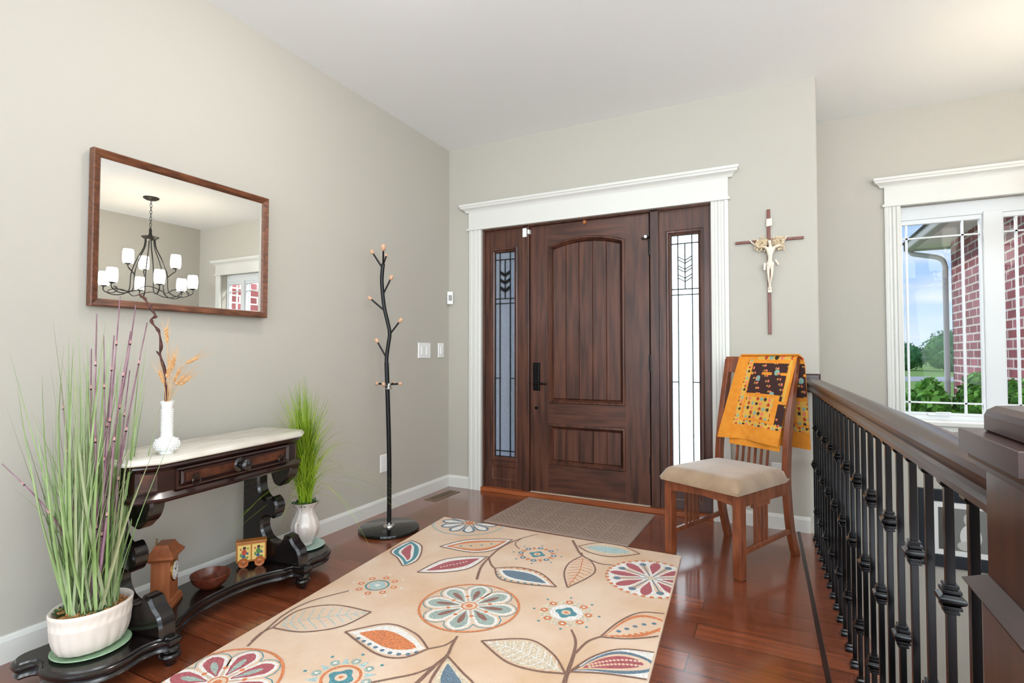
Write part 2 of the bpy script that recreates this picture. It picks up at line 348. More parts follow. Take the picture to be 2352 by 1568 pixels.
# ------------------------------------------------------------------ entry door
DY = .035     # front face of the slab
def door_root(name, label): return struct(thing(name, label, 'door'))
dr = thing('door_1', 'dark stained wooden entry door with arched plank panel and black handle', 'door', (1.16, DY, 0), kind='structure')
def loc(g, root): g.T = Matrix.Translation(-root.location); return g
A0, A1 = .863, 1.444
def arch(x, top=1.925, side=1.872):
    t = (x-(A0+A1)/2)/((A1-A0)/2); return side+(top-side)*(1-t*t)
g = loc(G(), dr)
x0, x1 = .716, 1.612
def strip(x0, x1, z0, z1, y0=DY, y1=DY+.045): g.box(x0, x1, y0, y1, z0, z1)
strip(x0, A0, .035, 2.036); strip(A1, x1, .035, 2.036)
g.mi = 1
strip(A0, A1, .035, .245); strip(A0, A1, .546, .70)
pts = [(A0, 2.036)]+[(A0+(A1-A0)*i/16, arch(A0+(A1-A0)*i/16)) for i in range(17)]+[(A1, 2.036)]
g.prism(pts, -(DY+.045), -DY, XZ)
g.mi = 0
# mouldings
MP = [(0, -.0), (0, .004), (.006, .010), (.014, .011), (.020, .002), (.030, -.010), (.034, -.020)]
def mould(outline):
    g.rings(outline, [(a, -DY+b) for a, b in MP], XZ, False, False)
up = [(A0, .70), (A1, .70)]+[(A1-(A1-A0)*i/16, arch(A1-(A1-A0)*i/16)) for i in range(17)]
lo = [(A0, .245), (A1, .245), (A1, .546), (A0, .546)]
mould(up); mould(lo)
# planks with v-grooves: raised field
def planks(xa, xb, zb, ztf, n=5):
    w = (xb-xa)/n
    for i in range(n):
        a = xa+i*w; b = a+w; c = .004
        ptsf = [(a, zb), (b, zb)]+[(b-w*k/4, ztf(b-w*k/4)) for k in range(5)]
        g.rings(ptsf, [(0, -DY-.02), (0, -DY-.0135), (c, -DY-.0085)], XZ, False, True)
planks(A0+.034, A1-.034, .70+.034, lambda x: arch(x)-.036)
planks(A0+.034, A1-.034, .245+.034, lambda x: .546-.034)
g.box(A0, A1, DY+.022, DY+.04, .2, 1.95)
slab = g.obj('door_slab', [door_m, door_h], dr, smooth=28)
g = loc(G(), dr); g.box(.72, 1.612, DY-.018, DY+.02, .014, .034); s_ = g.obj('door_sweep', alu_m, dr); s_['label'] = 'pale metal sweep strip along the door foot'
# handle set
g = loc(G(), dr); g.rings([(.738, .79), (.796, .79), (.796, 1.0), (.738, 1.0)], [(0, -DY), (0, -DY+.006), (.006, -DY+.014)], XZ); hp = g.obj('handle_plate', black_m, dr, bevel=.002)
g = loc(G(), dr); g.tube([(.768, DY-.01, .845), (.768, DY-.05, .845)], .011, 12); g.tube([(.768, DY-.05, .845), (.80, DY-.053, .845), (.865, DY-.05, .842)], [.011, .008, .006], 10); g.obj('lever', black_m, hp, smooth=40)
g = loc(G(), dr); g.tube([(.766, DY-.012, .945), (.766, DY-.026, .945)], .017, 16); g.obj('deadbolt', black_m, hp, smooth=40)
g = loc(G(), dr); g.tube([(.766, DY-.0, .66), (.766, DY-.012, .66)], .012, 12); g.obj('lower_lock', black_m, dr, smooth=40)
g = loc(G(), dr); g.box(.700, .7135, DY-.006, DY+.012, .80, .86); g.obj('strike_plate', satinblack_m, dr)
for z in (.30, 1.0, 1.80):
    g = loc(G(), dr); g.tube([(1.617, DY-.008, z-.055), (1.617, DY-.008, z+.055)], .008, 8); g.obj('hinge', satinblack_m, dr, smooth=40)
g = loc(G(), dr); g.box(1.143, 1.163, DY-.014, DY, 2.012, 2.036); o = g.obj('door_stop', toy_m, dr); o['label'] = 'small tan wooden block at the top of the door'
g = loc(G(), dr); g.bar((1.565, DY-.012, 1.862), (1.62, DY-.02, 1.868), .016, .012); g.ball((1.60, DY-.03, 1.868), .013); la = g.obj('door_latch', satinblack_m, dr, smooth=40)
g = loc(G(), dr); g.ball((1.598, DY-.042, 1.866), .012); o = g.obj('latch_knob', white_m, la, smooth=60)
# jambs, head and sill as the door frame
g = G()
for a, b in ((.31, .325), (.655, .712), (1.624, 1.680), (2.006, 2.02)): g.box(a, b, DY-.022, .14, .03, 2.05)
g.box(.31, 2.02, DY-.022, .14, 2.038, 2.055)
g.box(.70, .735, DY+.048, .13, .03, 2.05); g.box(1.595, 1.64, DY+.048, .13, .03, 2.05); g.box(.70, 1.64, DY+.048, .13, 2.02, 2.05)  # stops behind the slab, added to block light through the door gaps
struct(g.obj('trim_4', door_m, bevel=.003))
g = G(); g.box(.31, 2.02, -.022, .14, 0, .03); struct(g.obj('trim_5', sill_m, bevel=.003))
# sidelights
def sidelight(name, xa, xb, ga, gb, label):
    r = thing(name, label, 'window', ((xa+xb)/2, DY, 0), kind='structure')
    g = loc(G(), r); z0, z1 = .265, 1.868
    for a, b, c, d in ((xa, ga-.028, .03, 2.038), (gb+.028, xb, .03, 2.038), (ga-.028, gb+.028, .03, z0-.028), (ga-.028, gb+.028, z1+.028, 2.038)): g.box(a, b, DY, DY+.045, c, d)
    g.rings([(ga-.03, z0-.03), (gb+.03, z0-.03), (gb+.03, z1+.03), (ga-.03, z1+.03)], [(0, -DY), (0, -DY+.008), (.008, -DY+.012), (.016, -DY+.010), (.022, -DY+.0), (.032, -DY-.006), (.034, -DY-.02)], XZ, False, False)
    # lower recessed panel
    w0, w1 = xa+.05, xb-.05
    g.rings([(w0, .085), (w1, .085), (w1, .205), (w0, .205)], [(0, -DY), (0, -DY+.006), (.010, -DY+.006), (.018, -DY+.001)], XZ, False, True)
    g.obj('sidelight_frame', door_m, r, smooth=28)
    g = loc(G(), r); g.box(ga, gb, DY+.022, DY+.026, z0, z1); pane = g.obj('rain_glass_pane', rain_m, r)
    g = loc(G(), r); y0, y1 = DY+.014, DY+.030
    W_ = gb-ga; v1, v2 = ga+.25*W_, gb-.25*W_; xc = (ga+gb)/2
    def came(a, c, b, d, w=.0058): g.bar((a, (y0+y1)/2, c), (b, (y0+y1)/2, d), w, y1-y0, (0, 1, 0))
    for vx in (v1, v2): came(vx, z0, vx, z1)
    for z in (1.808, 1.50, 1.462, .31): came(ga, z, gb, z)
    for a, b in ((ga, v1), (v2, gb)): came(a, .876, b, .876)
    came(xc, 1.56, xc, 1.808); came(xc, 1.50, xc, 1.56)
    for z in (1.72, 1.70, 1.66, 1.64, 1.60, 1.577):
        w = .0045
        came(v1, z, xc, z-.027, w); came(xc, z-.027, v2, z, w)
    for a, b in ((ga, ga+.006), (gb-.006, gb)): g.box(a, b, y0, y1, z0, z1)
    g.box(ga, gb, y0, y1, z0, z0+.006); g.box(ga, gb, y0, y1, z1-.006, z1)
    # dark bevelled bars between the paired cames
    if xa < 1:
        for z in (1.71, 1.65, 1.589): came(v1, z, xc, z-.027, .016); came(xc, z-.027, v2, z, .016)
    g.obj('lead_came', satinblack_m, pane)
    return r
sidelight('window_1', .325, .655, .400, .579, 'narrow leaded rain glass sidelight left of the entry door')
sidelight('window_2', 1.680, 2.006, 1.756, 1.939, 'narrow leaded rain glass sidelight right of the entry door')

# contact sensor on the door frame
t = thing('contact_sensor', 'small white contact sensor at the top left corner of the door', 'sensor', (.683, DY-.022, 1.99))
g = G(); g.box(-.018, .016, -.016, 0, -.034, .034); g.obj('sensor_body', white_m, t, bevel=.004)
g = G(); g.box(.022, .038, -.012, .022, -.012, .022); g.obj('magnet', white_m, t, bevel=.003)

# ------------------------------------------------------------------ big window
g = G(); fluted(g, 3.064, 3.155, .60, 2.08, WY); fluted(g, 4.445, 4.545, .60, 2.08, WY); struct(g.obj('trim_6', trim_m, smooth=30))
g = G(); header(g, 3.064, 4.545, 2.08, 2.215, WY); struct(g.obj('trim_7', trim_m, smooth=30))
g = G(); g.box(3.03, 4.58, WY-.045, WY+.10, .592, .622); g.box(3.06, 4.55, WY-.018, WY, .555, .592); struct(g.obj('trim_8', trim_m, bevel=.006))
wr = thing('window_3', 'white two-sash window with narrow grilles, brick and hedge outside', 'window', (3.615, WY+.1, 0), kind='structure')
gy0, gy1 = WY+.085, WY+.145
g = loc(G(), wr)
g.box(3.15, 4.45, gy0, gy1, .62, .652); g.box(3.15, 4.45, gy0, gy1, 1.985, 2.08); g.box(3.15, 3.172, gy0, gy1, .652, 1.985); g.box(4.07, 4.135, gy0-.01, gy1, .62, 2.0); g.box(4.43, 4.45, gy0, gy1, .652, 1.985); g.box(3.612, 3.71, gy0-.01, gy1, .62, 2.0)
g.obj('window_frame', vinyl_m, wr, bevel=.003)
for k, (a, b) in enumerate(((3.172, 3.612), (3.71, 4.07), (4.135, 4.43))):
    g = loc(G(), wr); 
    for c in ((a, b, .652, .668), (a, b, 1.955, 1.985), (a, a+.01, .668, 1.955), (b-.014, b, .668, 1.955)): g.box(c[0], c[1], gy0+.012, gy1-.012, c[2], c[3])
    sash = g.obj('sash', vinyl_m, wr, bevel=.002)
    g = loc(G(), wr); g.box(a+.01, b-.014, gy0+.03, gy0+.034, .668, 1.955); pane = g.obj('window_pane', clear_m, sash)
    g = loc(G(), wr); y0, y1 = gy0+.022, gy0+.042
    xs = (a+.035, b-.10) if k == 0 else ((a+.075, b-.06) if k == 1 else (a+.145,))
    for x in xs: g.box(x-.006, x+.006, y0, y1, .668, 1.955)
    for z in (.735, 1.86): g.box(a+.01, b-.014, y0, y1, z-.005, z+.005)
    g.obj('grille', vinyl_m, sash)
g = loc(G(), wr); g.box(3.30, 3.42, gy0-.018, gy0+.01, .652, .668); g.bar((3.34, gy0-.02, .672), (3.42, gy0-.03, .675), .012, .01); g.obj('crank_handle', vinyl_m, wr, bevel=.003)

# ------------------------------------------------------------------ outside
grass_out = pm('lawn', '#8fae4a', .9, col2='#7a9c3c', nscale=.8)
concrete_m = pm('concrete', '#c4c0b8', .85, col2='#b4b0a8', nscale=4)
leaf_m = pm('hedge_leaves', '#2f6a1c', .6, col2='#6aa83a', nscale=14, bump=.8, bscale=30)
leaf2_m = pm('tree_leaves', '#5c9a3c', .8, col2='#a2cc62', nscale=3, bump=.8, bscale=6)
leaf3_m = pm('far_leaves', '#447a40', .8, col2='#6ea65c', nscale=2.5, bump=.8, bscale=6)
trunk_m = pm('trunk', '#4a3a2c', .9)
soffit_m = pm('soffit', '#efede6', .7); gutter_m = pm('gutter', '#b9b9b2', .5)
g = G(); g.box(-60, 120, .9, 200, -.6, -.4); struct(g.obj('ground', grass_out))
g = G(); g.box(2.6, 4.57, .9, 7.6, -.42, -.37); struct(g.obj('bounce_slab', concrete_m))  # unseen pale slab added to bounce neutral light onto the soffit
g = G(); g.box(-.6, 2.45, .14, 5.5, -.4, -.06); struct(g.obj('porch_floor', concrete_m))
g = G(); g.box(-40, 90, 33, 41, -.42, -.385); struct(g.obj('driveway', concrete_m))
g = G(); g.box(-1.1, -.62, .14, 2.6, -.4, 2.9); struct(g.obj('wall_porch', brick_m))
# brick wing to the right of the window
g = G(); g.box(4.57, 5.3, WY+.14, 5.6, -.5, 2.62); struct(g.obj('wall_wing', brick_m))
wg = thing('eaves', 'white soffit and gutter of the brick wing outside the window', 'roof', (4.6, 3.0, 2.6), kind='structure')
g = loc(G(), wg); g.box(4.22, 5.4, WY+.16, 5.98, 2.62, 2.66)
for k in range(11): g.box(4.22, 5.3, 1.1+k*.45, 1.115+k*.45, 2.612, 2.62)
g.obj('soffit', soffit_m, wg)
g = loc(G(), wg); g.box(4.12, 4.23, WY+.16, 6.08, 2.60, 2.72); g.box(4.12, 5.4, 5.97, 6.08, 2.60, 2.72); g.obj('gutter', gutter_m, wg, bevel=.02)
g = loc(G(), wg); g.prism([(4.08, 2.71), (5.5, 2.71), (5.5, 3.4)], WY+.16, 6.1, lambda a, b, c: (a, c, b)); g.obj('roof', pm('shingle', '#5c5650', .9), wg)
g = loc(G(), wg); g.tube(spline([(4.20, 6.02, 2.62), (4.21, 6.0, 2.56), (4.32, 5.86, 2.50), (4.46, 5.68, 2.42), (4.51, 5.64, 2.30), (4.51, 5.63, 2.0), (4.51, 5.63, -.3)], 4), .034, 8); g.obj('downspout', gutter_m, wg, smooth=50)
def shrub(name, c, r, n, m, label, cat, seed, group=None, parent_trunk=None, leaf=.05):
    rnd = random.Random(seed); root = thing(name, label, cat, (c[0], c[1], -.4), group=group)
    g = G(); g.T = Matrix.Translation(-Vector((c[0], c[1], -.4)))
    for i in range(n):
        a = rnd.uniform(0, 2*math.pi); b = math.acos(rnd.uniform(-.6, 1)); q = rnd.uniform(.75, 1.02)
        p = Vector((c[0]+r[0]*q*math.sin(b)*math.cos(a), c[1]+r[1]*q*math.sin(b)*math.sin(a), c[2]+r[2]*q*math.cos(b)))
        nrm = Vector((rnd.gauss(0, 1), rnd.gauss(0, 1), rnd.gauss(0, 1)+.6)).normalized(); u = nrm.orthogonal().normalized(); w = nrm.cross(u); s = leaf*rnd.uniform(.6, 1.3)
        g.add([p-u*s, p+w*s*.45+nrm*s*.1, p+u*s, p-w*s*.45+nrm*s*.1], [(0, 1, 2, 3)])
    k = 18
    v = []; f = []
    g.lathe([(1e-5, -r[2]*.9)]+[(r[0]*.86*math.sin(math.pi*j/8), -r[2]*.86*math.cos(math.pi*j/8)) for j in range(1, 8)]+[(1e-5, r[2]*.86)], c, 16, 1, r[1]/r[0], lambda a, z: 1+.08*math.sin(a*5+z*7)+.05*math.sin(a*3-z*11))
    g.obj('foliage', m, root, smooth=180)
    g = G(); g.tube([(0, 0, 0), (0, 0, c[2]+.4)], [parent_trunk or .04, .02], 8); g.obj('trunk', trunk_m, root)
    return root
for i in range(6):
    x = 2.70+i*.315
    lab = ['leafy green hedge shrub at the left edge of the window view', 'leafy green hedge shrub, second from the left outside the window', 'leafy green hedge shrub below the middle of the left sash', 'leafy green hedge shrub in front of the downspout', 'leafy green hedge shrub at the foot of the brick wall corner', 'leafy green hedge shrub close against the brick wing', 'leafy green hedge shrub nearest the right sash'][i]
    shrub('hedge_shrub', (x, 2.35+.12*(i % 2), (.26+.03*math.sin(i*2))), (.185, .34, .60), 1500, leaf_m, lab, 'shrub', i, 'hedge shrubs outside the window')
tx = [(17.6, 56, 2.0, 2.7, 'leftmost bushy tree beyond the lawn in the left sash', leaf3_m), (21.4, 55, 1.75, 2.7, 'light green tree in the middle of the left sash view', leaf2_m), (25.6, 57, 1.9, 2.9, 'light green tree beside the downspout in the distance', leaf2_m), (12.6, 60, 2.2, 2.8, 'dark distant tree seen through the right sidelight', leaf3_m), (29.6, 60, 2.0, 2.6, 'distant tree half hidden behind the brick wing', leaf2_m),
      (3, 62, 3.0, 3.4, 'broad distant tree seen blurred through the right sidelight', leaf2_m), (-6, 60, 3.4, 3.4, 'broad distant tree between the two sidelight views', leaf3_m), (-16, 58, 3.4, 3.8, 'large distant tree seen blurred through the left sidelight', leaf3_m), (19.6, 70, 2.0, 4.2, 'tall dark tree on the farthest treeline', leaf3_m), (24.2, 70, 2.0, 3.6, 'rounded dark tree behind the light green ones', leaf3_m)]
for i, (x, y, r, h, lab, m_) in enumerate(tx):
    shrub('tree', (x, y, h*.40-.3), (r*1.35, r, h*.62), 1500, m_, lab, 'tree', 50+i, 'trees on the far side of the lawn', .15, .16)

# ------------------------------------------------------------------ mirror
mt = thing('wall_mirror', 'rectangular wall mirror in a brown wood frame on the left wall', 'mirror', (.018, -2.13, 1.56))
mt.rotation_euler = (0, R_(.35), R_(-1.3))
ya, yb = -.414, .362; za, zb = -.313, .301
def MY(a, b, c): return (c, a, b)
g = G(); g.rings([(ya, za), (yb, za), (yb, zb), (ya, zb)], [(0, 0), (0, .030), (.004, .034), (.024, .026), (.030, .018), (.030, .0)], MY, False, False, closed=True)
g.obj('mirror_frame', frame_m, mt, smooth=25)
mir = bpy.data.materials.new('mirror_glass'); mir.use_nodes = True; b = mir.node_tree.nodes['Principled BSDF']; b.inputs['Metallic'].default_value = 1; b.inputs['Roughness'].default_value = 0; b.inputs['Base Color'].default_value = (.93, .95, .94, 1)
g = G(); g.add([(.016, ya+.028, za+.028), (.016, yb-.028, za+.028), (.016, yb-.028, zb-.028), (.016, ya+.028, zb-.028)], [(0, 1, 2, 3)]); g.box(.0, .012, ya+.028, yb-.028, za+.028, zb-.028)
g.obj('mirror_glass', mir, mt)

# ------------------------------------------------------------------ wall plates, vent
def wallplate(name, label, cat, y0, y1, z0, z1, kind):
    t = thing(name, label, cat, (0, (y0+y1)/2, (z0+z1)/2)); a = (y1-y0)/2; b = (z1-z0)/2
    g = G(); g.rings([(-a, -b), (a, -b), (a, b), (-a, b)], [(0, 0), (0, .003), (.004, .007)], MY); g.obj('cover_plate', white_m, t)
    g = G()
    if kind == 'outlet':
        for s in (-1, 1): g.prism([(math.cos(k*math.pi/8)*.016, s*b*.38+math.sin(k*math.pi/8)*.017) for k in range(16)], .007, .009, MY)
        g.obj('socket', white_m, t)
    else:
        for k in range(kind):
            c = 0 if kind == 1 else (-.3+.6*k)*a*1.3
            g = G(); g.rings([(c-.015, -.032), (c+.015, -.032), (c+.015, .032), (c-.015, .032)], [(0, .007), (0, .010), (.003, .012)], MY); g.obj('rocker', white_m, t)
    return t
wallplate('light_switch', 'wide white double switch plate on the left wall', 'light switch', -.417, -.262, 1.034, 1.150, 2)
wallplate('light_switch', 'narrow white single switch plate nearest the corner', 'light switch', -.156, -.082, 1.038, 1.152, 1)
wallplate('wall_outlet', 'white outlet cover low on the left wall behind the coat rack', 'outlet', -.832, -.762, .266, .384, 'outlet')
p = at(1786, 1084, 1, 0)
t = thing('wall_outlet', 'white outlet cover on the back wall behind the dining chair', 'outlet', (p.x, 0, p.z))
g = G(); g.rings([(-.036, -.058), (.036, -.058), (.036, .058), (-.036, .058)], [(0, 0), (0, .003), (.004, .007)], XZ); g.obj('cover_plate', white_m, t)
g = G()
for s in (-1, 1): g.prism([(math.cos(k*math.pi/8)*.016, s*.022+math.sin(k*math.pi/8)*.017) for k in range(16)], .007, .009, XZ)
g.obj('socket', white_m, t)
t = thing('motion_sensor', 'small white motion sensor mounted in the wall corner', 'sensor', (0, 0, 1.52), R_(45))
g = G(); g.box(-.024, .024, -.052, -.022, -.052, .052); g.box(-.01, .01, -.024, -.004, -.02, .02); sb = g.obj('sensor_housing', white_m, t, bevel=.006)
g = G(); g.box(-.014, .014, -.054, -.05, -.024, .022); g.obj('sensor_lens', thermo_m, sb, bevel=.002)
t = thing('floor_vent', 'bronze slotted floor vent by the left baseboard', 'floor vent', (.13, -.275, 0), R_(-3))
vent_m = pm('vent_bronze', '#8a7560', .35, .5)
g = G(); g.rings([(-.05, -.155), (.05, -.155), (.05, .155), (-.05, .155)], [(0, .0), (0, .003), (.005, .005), (.016, .005), (.018, .002)], cap0=False, cap1=False)
for k in range(21): g.box(-.034, .034, -.137+k*.0134, -.133+k*.0134, .001, .0045)
g.box(-.002, .002, -.137, .137, .001, .0046); g.obj('vent_grille', vent_m, t)
g = G(); g.box(-.036, .036, -.14, .14, .0005, .001); g.obj('vent_opening', satinblack_m, t)

# ------------------------------------------------------------------ door mat
matm = pm('mat_fibre', '#8f7a6d', .95, col2='#a58f82', nscale=260, bump=.5, bscale=300)
matd = pm('mat_fibre_dark', '#6d5c4d', .95)
t = thing('door_mat', 'rectangular taupe door mat in front of the entry door', 'mat', (1.19, -.368, 0), R_(-1.8))
g = G(); g.rings([(-.465, -.33), (.465, -.33), (.465, .31), (-.465, .31)], [(0, .0), (0, .005), (.004, .008)])
g.mi = 1
for i in range(6):
    for j in range(4):
        x = -.42+i*.143; y = -.285+j*.146; kind = (i+j) % 2
        for a in range(7):
            for b in range(7):
                if (a+b) % 2 == kind: g.box(x+a*.0175, x+a*.0175+.008, y+b*.0175, y+b*.0175+.007, .0075, .0092)
g.obj('mat_body', [matm, matd], t)

# ------------------------------------------------------------------ rug
def c2(p): return (900+p[0]/3.36, 1150+p[1]/3.36)
def c1(p): return (360+p[0]/3.675, 1150+p[1]/3.675)
RZ = .012
RUG = [Vector((.615+.04, -3.03)), Vector((2.085, -3.03)), Vector((1.934, -.747)), Vector((.451, -.736))]   # CCW
rorg = Vector((1.27, -1.88))
def fl(p):
    q = at(p[0], p[1], 2, RZ); return Vector((q.x, q.y))
def clip(poly):
    out = [Vector(p) for p in poly]
    for i in range(4):
        a = RUG[i]; b = RUG[(i+1) % 4]; d = (b-a).normalized(); n = Vector((-d.y, d.x)); a2 = a+n*.006
        src = out; out = []
        for k in range(len(src)):
            p = src[k]; q = src[(k+1) % len(src)]; dp = (p-a2).dot(n); dq = (q-a2).dot(n)
            if dp >= 0: out.append(p)
            if (dp >= 0) != (dq >= 0): out.append(p+(q-p)*(dp/(dp-dq)))
        if len(out) < 3: return []
    return out
rug_cols = ['#dcbf9e', '#775443', '#efe3d6', '#c9733f', '#96a59b', '#84564a', '#43808a', '#a24a50', '#5b7080', '#cdbda5', '#6b3226', '#a3bbba']
rug_ms = []
for i, c in enumerate(rug_cols):
    if i == 0:
        m = pm('rug_pile', '#f0d5bc', .95, col2='#e0b78f', nscale=3.2, bump=.9, bscale=330, sheen=.15, contrast=(.35, .72))
    else: m = pm('rug_pile_%d' % i, c, .95, col2='#%02x%02x%02x' % tuple(min(255, int(int(c[q:q+2], 16)*1.16+10)) for q in (1, 3, 5)), nscale=140, contrast=(.42, .62), bump=.9, bscale=330, sheen=.15)
    rug_ms.append(m)
BR, WH, OR, SG, BRN, TL, RD, BL_, BG, DB, PB = 1, 2, 3, 4, 5, 6, 7, 8, 9, 10, 11
rg = G()
outl = [(p-rorg) for p in RUG]
# slightly rounded pile edge
rg.rings([tuple(p) for p in outl], [(0, 0), (0, .009), (.004, RZ)])
rg.f[-1], top = rg.f[-1], None
layer = [0]
def rp(poly, mi, z, own=True):
    if own: layer[0] += 1
    z += (layer[0] % 14)*.02
    poly = clip(poly)
    if len(poly) < 3: return
    rg.mi = mi; k = len(poly)
    rg.add([(p.x-rorg.x, p.y-rorg.y, RZ+z*.0005) for p in poly], [tuple(range(k))])
def ccw(poly):
    a = sum(poly[i-1].x*poly[i].y-poly[i].x*poly[i-1].y for i in range(len(poly)))
    return poly if a > 0 else poly[::-1]
def line(pts, w, mi, z, taper=None):
    pts = [Vector(p) for p in pts]; pts = [p for i, p in enumerate(pts) if i == 0 or (p-pts[i-1]).length > 1e-5]; n_ = len(pts)
    if n_ < 2: return
    Lf, Rt = [], []; layer[0] += 1
    for i, p in enumerate(pts):
        d = (pts[min(i+1, n_-1)]-pts[max(i-1, 0)]).normalized(); n = Vector((-d.y, d.x))
        hw = w/2 if not taper else (taper[0]+(taper[1]-taper[0])*i/(n_-1))/2
        Lf.append(p+n*hw); Rt.append(p-n*hw)
    for i in range(n_-1): rp([Rt[i], Rt[i+1], Lf[i+1], Lf[i]], mi, z, False)
def stem(ptsc, conv, w=.009, taper=None):
    P = [fl(conv(p)) for p in ptsc]; line(spline(P, 6), w, BR, 3, taper)
def disc(c, r, mi, z, n=24): rp([c+Vector((math.cos(2*math.pi*i/n), math.sin(2*math.pi*i/n)))*r for i in range(n)], mi, z)
def ring(c, r, w, mi, z, n=48, dash=False):
    for i in range(n):
        if dash and i % 2: continue
        a0 = 2*math.pi*i/n; a1 = 2*math.pi*(i+1.0)/n
        rp([c+Vector((math.cos(a), math.sin(a)))*q for a, q in ((a0, r-w/2), (a0, r+w/2), (a1, r+w/2), (a1, r-w/2))][::-1], mi, z)
def petal(c, ang, r0, r1, w, mi, z, pos=.62, n=10):
    d = Vector((math.cos(ang), math.sin(ang))); s = Vector((-d.y, d.x)); P = []
    prof = [(0, .12), (.15, .3), (.35, .68), (pos, 1), (.82, .86), (.94, .5), (1, .0)]
    for t, q in prof: P.append(c+d*(r0+(r1-r0)*t)-s*(w/2*q))
    for t, q in prof[-2::-1]: P.append(c+d*(r0+(r1-r0)*t)+s*(w/2*q))
    rp(P, mi, z)
def leaf(pts_a, pts_b, conv, fills, veins=None, w=.008):
    """pts_a, pts_b: two sides from base to tip; fills=[(scale,material)]"""
    A = spline([fl(conv(p)) for p in pts_a], 8); B = spline([fl(conv(p)) for p in pts_b], 8)
    n = min(len(A), len(B)); 
    def res(P, n=24):
        L_ = [0]
        for i in range(1, len(P)): L_.append(L_[-1]+(P[i]-P[i-1]).length)
        out = []
        for k in range(n+1):
            t = L_[-1]*k/n; i = 1
            while i < len(L_)-1 and L_[i] < t: i += 1
            q = (t-L_[i-1])/max(1e-9, L_[i]-L_[i-1]); out.append(P[i-1]+(P[i]-P[i-1])*q)
        return out
    A = res(A); B = res(B); C = [(a+b)/2 for a, b in zip(A, B)]
    for k, (s, mi) in enumerate(fills):
        i0 = int(round((1-s)*7)) if s < 1 else 0; i1 = len(C)-1-int(round((1-s)*7)) if s < 1 else len(C)-1
        for i in range(i0, i1):
            f = lambda j: s if s == 1 else s*math.sin(math.pi*(j-i0)/max(1, i1-i0))**.5
            rp(ccw([C[i]+(A[i]-C[i])*f(i), C[i+1]+(A[i+1]-C[i+1])*f(i+1), C[i+1]+(B[i+1]-C[i+1])*f(i+1), C[i]+(B[i]-C[i])*f(i)]), mi, 1+k*.5)
    if veins:
        for i in range(3, len(C)-3, 2):
            for P in (A, B):
                j = min(len(C)-1, i+2); line([C[i], C[i]+(P[j]-C[i])*.8], .004, veins, 2.6)
        line(C[2:-2], .004, veins, 2.6)
    line(A, w, BR, 3); line(B, w, BR, 3)
    return A, B, C
def dots(P, Q, t, mi, r=.008, i0=4, i1=21, st=2):
    for i in range(i0, i1, st): disc(Q[i]+(P[i]-Q[i])*t, r, mi, 2.8, 8)
# big sage flower
ctr = fl(c2((598, 812))); rr = ((fl(c2((982, 800)))-ctr).length+(fl(c2((212, 830)))-ctr).length)/2
def ang_to(c, p): q = fl(p)-c; return math.atan2(q.y, q.x)
def flower(ctr, rr, a0, outer, inner, ringm, wp=1, dash=False, core=True, nn=8):
    disc(ctr, rr, 0, .5, 40)
    for k in range(nn):
        a = a0+2*math.pi*k/nn
        petal(ctr, a, rr*.12, rr*.99, rr*.60*wp, TL, 1); petal(ctr, a, rr*.12, rr*.97, rr*.56*wp, 0, 1.4)
        petal(ctr, a, rr*.13, rr*.94, rr*.47*wp, WH, 1.8, .68); petal(ctr, a, rr*.20, rr*.88, rr*.34*wp, outer, 2.2, .72); petal(ctr, a, rr*.24, rr*.70, rr*.12, inner, 2.6, .5)
        disc(ctr+Vector((math.cos(a+math.pi/nn), math.sin(a+math.pi/nn)))*rr*.42, rr*.045, OR, 2.8, 10)
    ring(ctr, rr, .010, ringm, 3, 64)
    if core:
        disc(ctr, rr*.17, 0, 3, 20); ring(ctr, rr*.15, .006, OR, 3.2, 24)
        disc(ctr, rr*.075, OR, 3.3, 12); disc(ctr, rr*.03, WH, 3.5, 8)
flower(ctr, rr, ang_to(ctr, c2((700, 655))), SG, BRN, OR)
# lower left flower (red with sage hearts)
ctr3 = fl(c1((510, 1536))); r3 = (fl(c1((1068, 1420)))-ctr3).length
flower(ctr3, r3, ang_to(ctr3, c1((470, 1310))), RD, SG, OR)
# right red and blue flower
ctr2 = fl(c2((2000, 596))); r2 = (fl(c2((1662, 590)))-ctr2).length
disc(ctr2, r2, WH, .5, 40); a0 = ang_to(ctr2, c2((2045, 480)))
for k in range(8):
    a = a0+2*math.pi*k/8
    petal(ctr2, a, r2*.24, r2*.95, r2*.25, RD, 1.6, .6); petal(ctr2, a+math.pi/8, r2*.1, r2*.9, r2*.16, 0, 1.2, .6)
    line([ctr2, ctr2+Vector((math.cos(a+math.pi/8), math.sin(a+math.pi/8)))*r2*.7], .006, BL_, 2); disc(ctr2+Vector((math.cos(a+math.pi/8), math.sin(a+math.pi/8)))*r2*.78, r2*.085, BL_, 2.2, 14)
ring(ctr2, r2, .016, OR, 3, 72, True); disc(ctr2, r2*.10, BG, 2.6, 14)
# blue outline flower cut by the far edge
ctr4 = fl(c2((600, 172))); r4 = (fl(c2((338, 215)))-ctr4).length
disc(ctr4, r4, 0, .5, 40)
for k in range(10):
    a = ang_to(ctr4, c2((590, 255)))+2*math.pi*k/10; petal(ctr4, a, r4*.16, r4*.82, r4*.36, BL_, 1.5, .7); petal(ctr4, a, r4*.22, r4*.76, r4*.22, WH, 2, .7)
ring(ctr4, r4, .009, PB, 3, 60); disc(ctr4, r4*.12, OR, 3, 12)
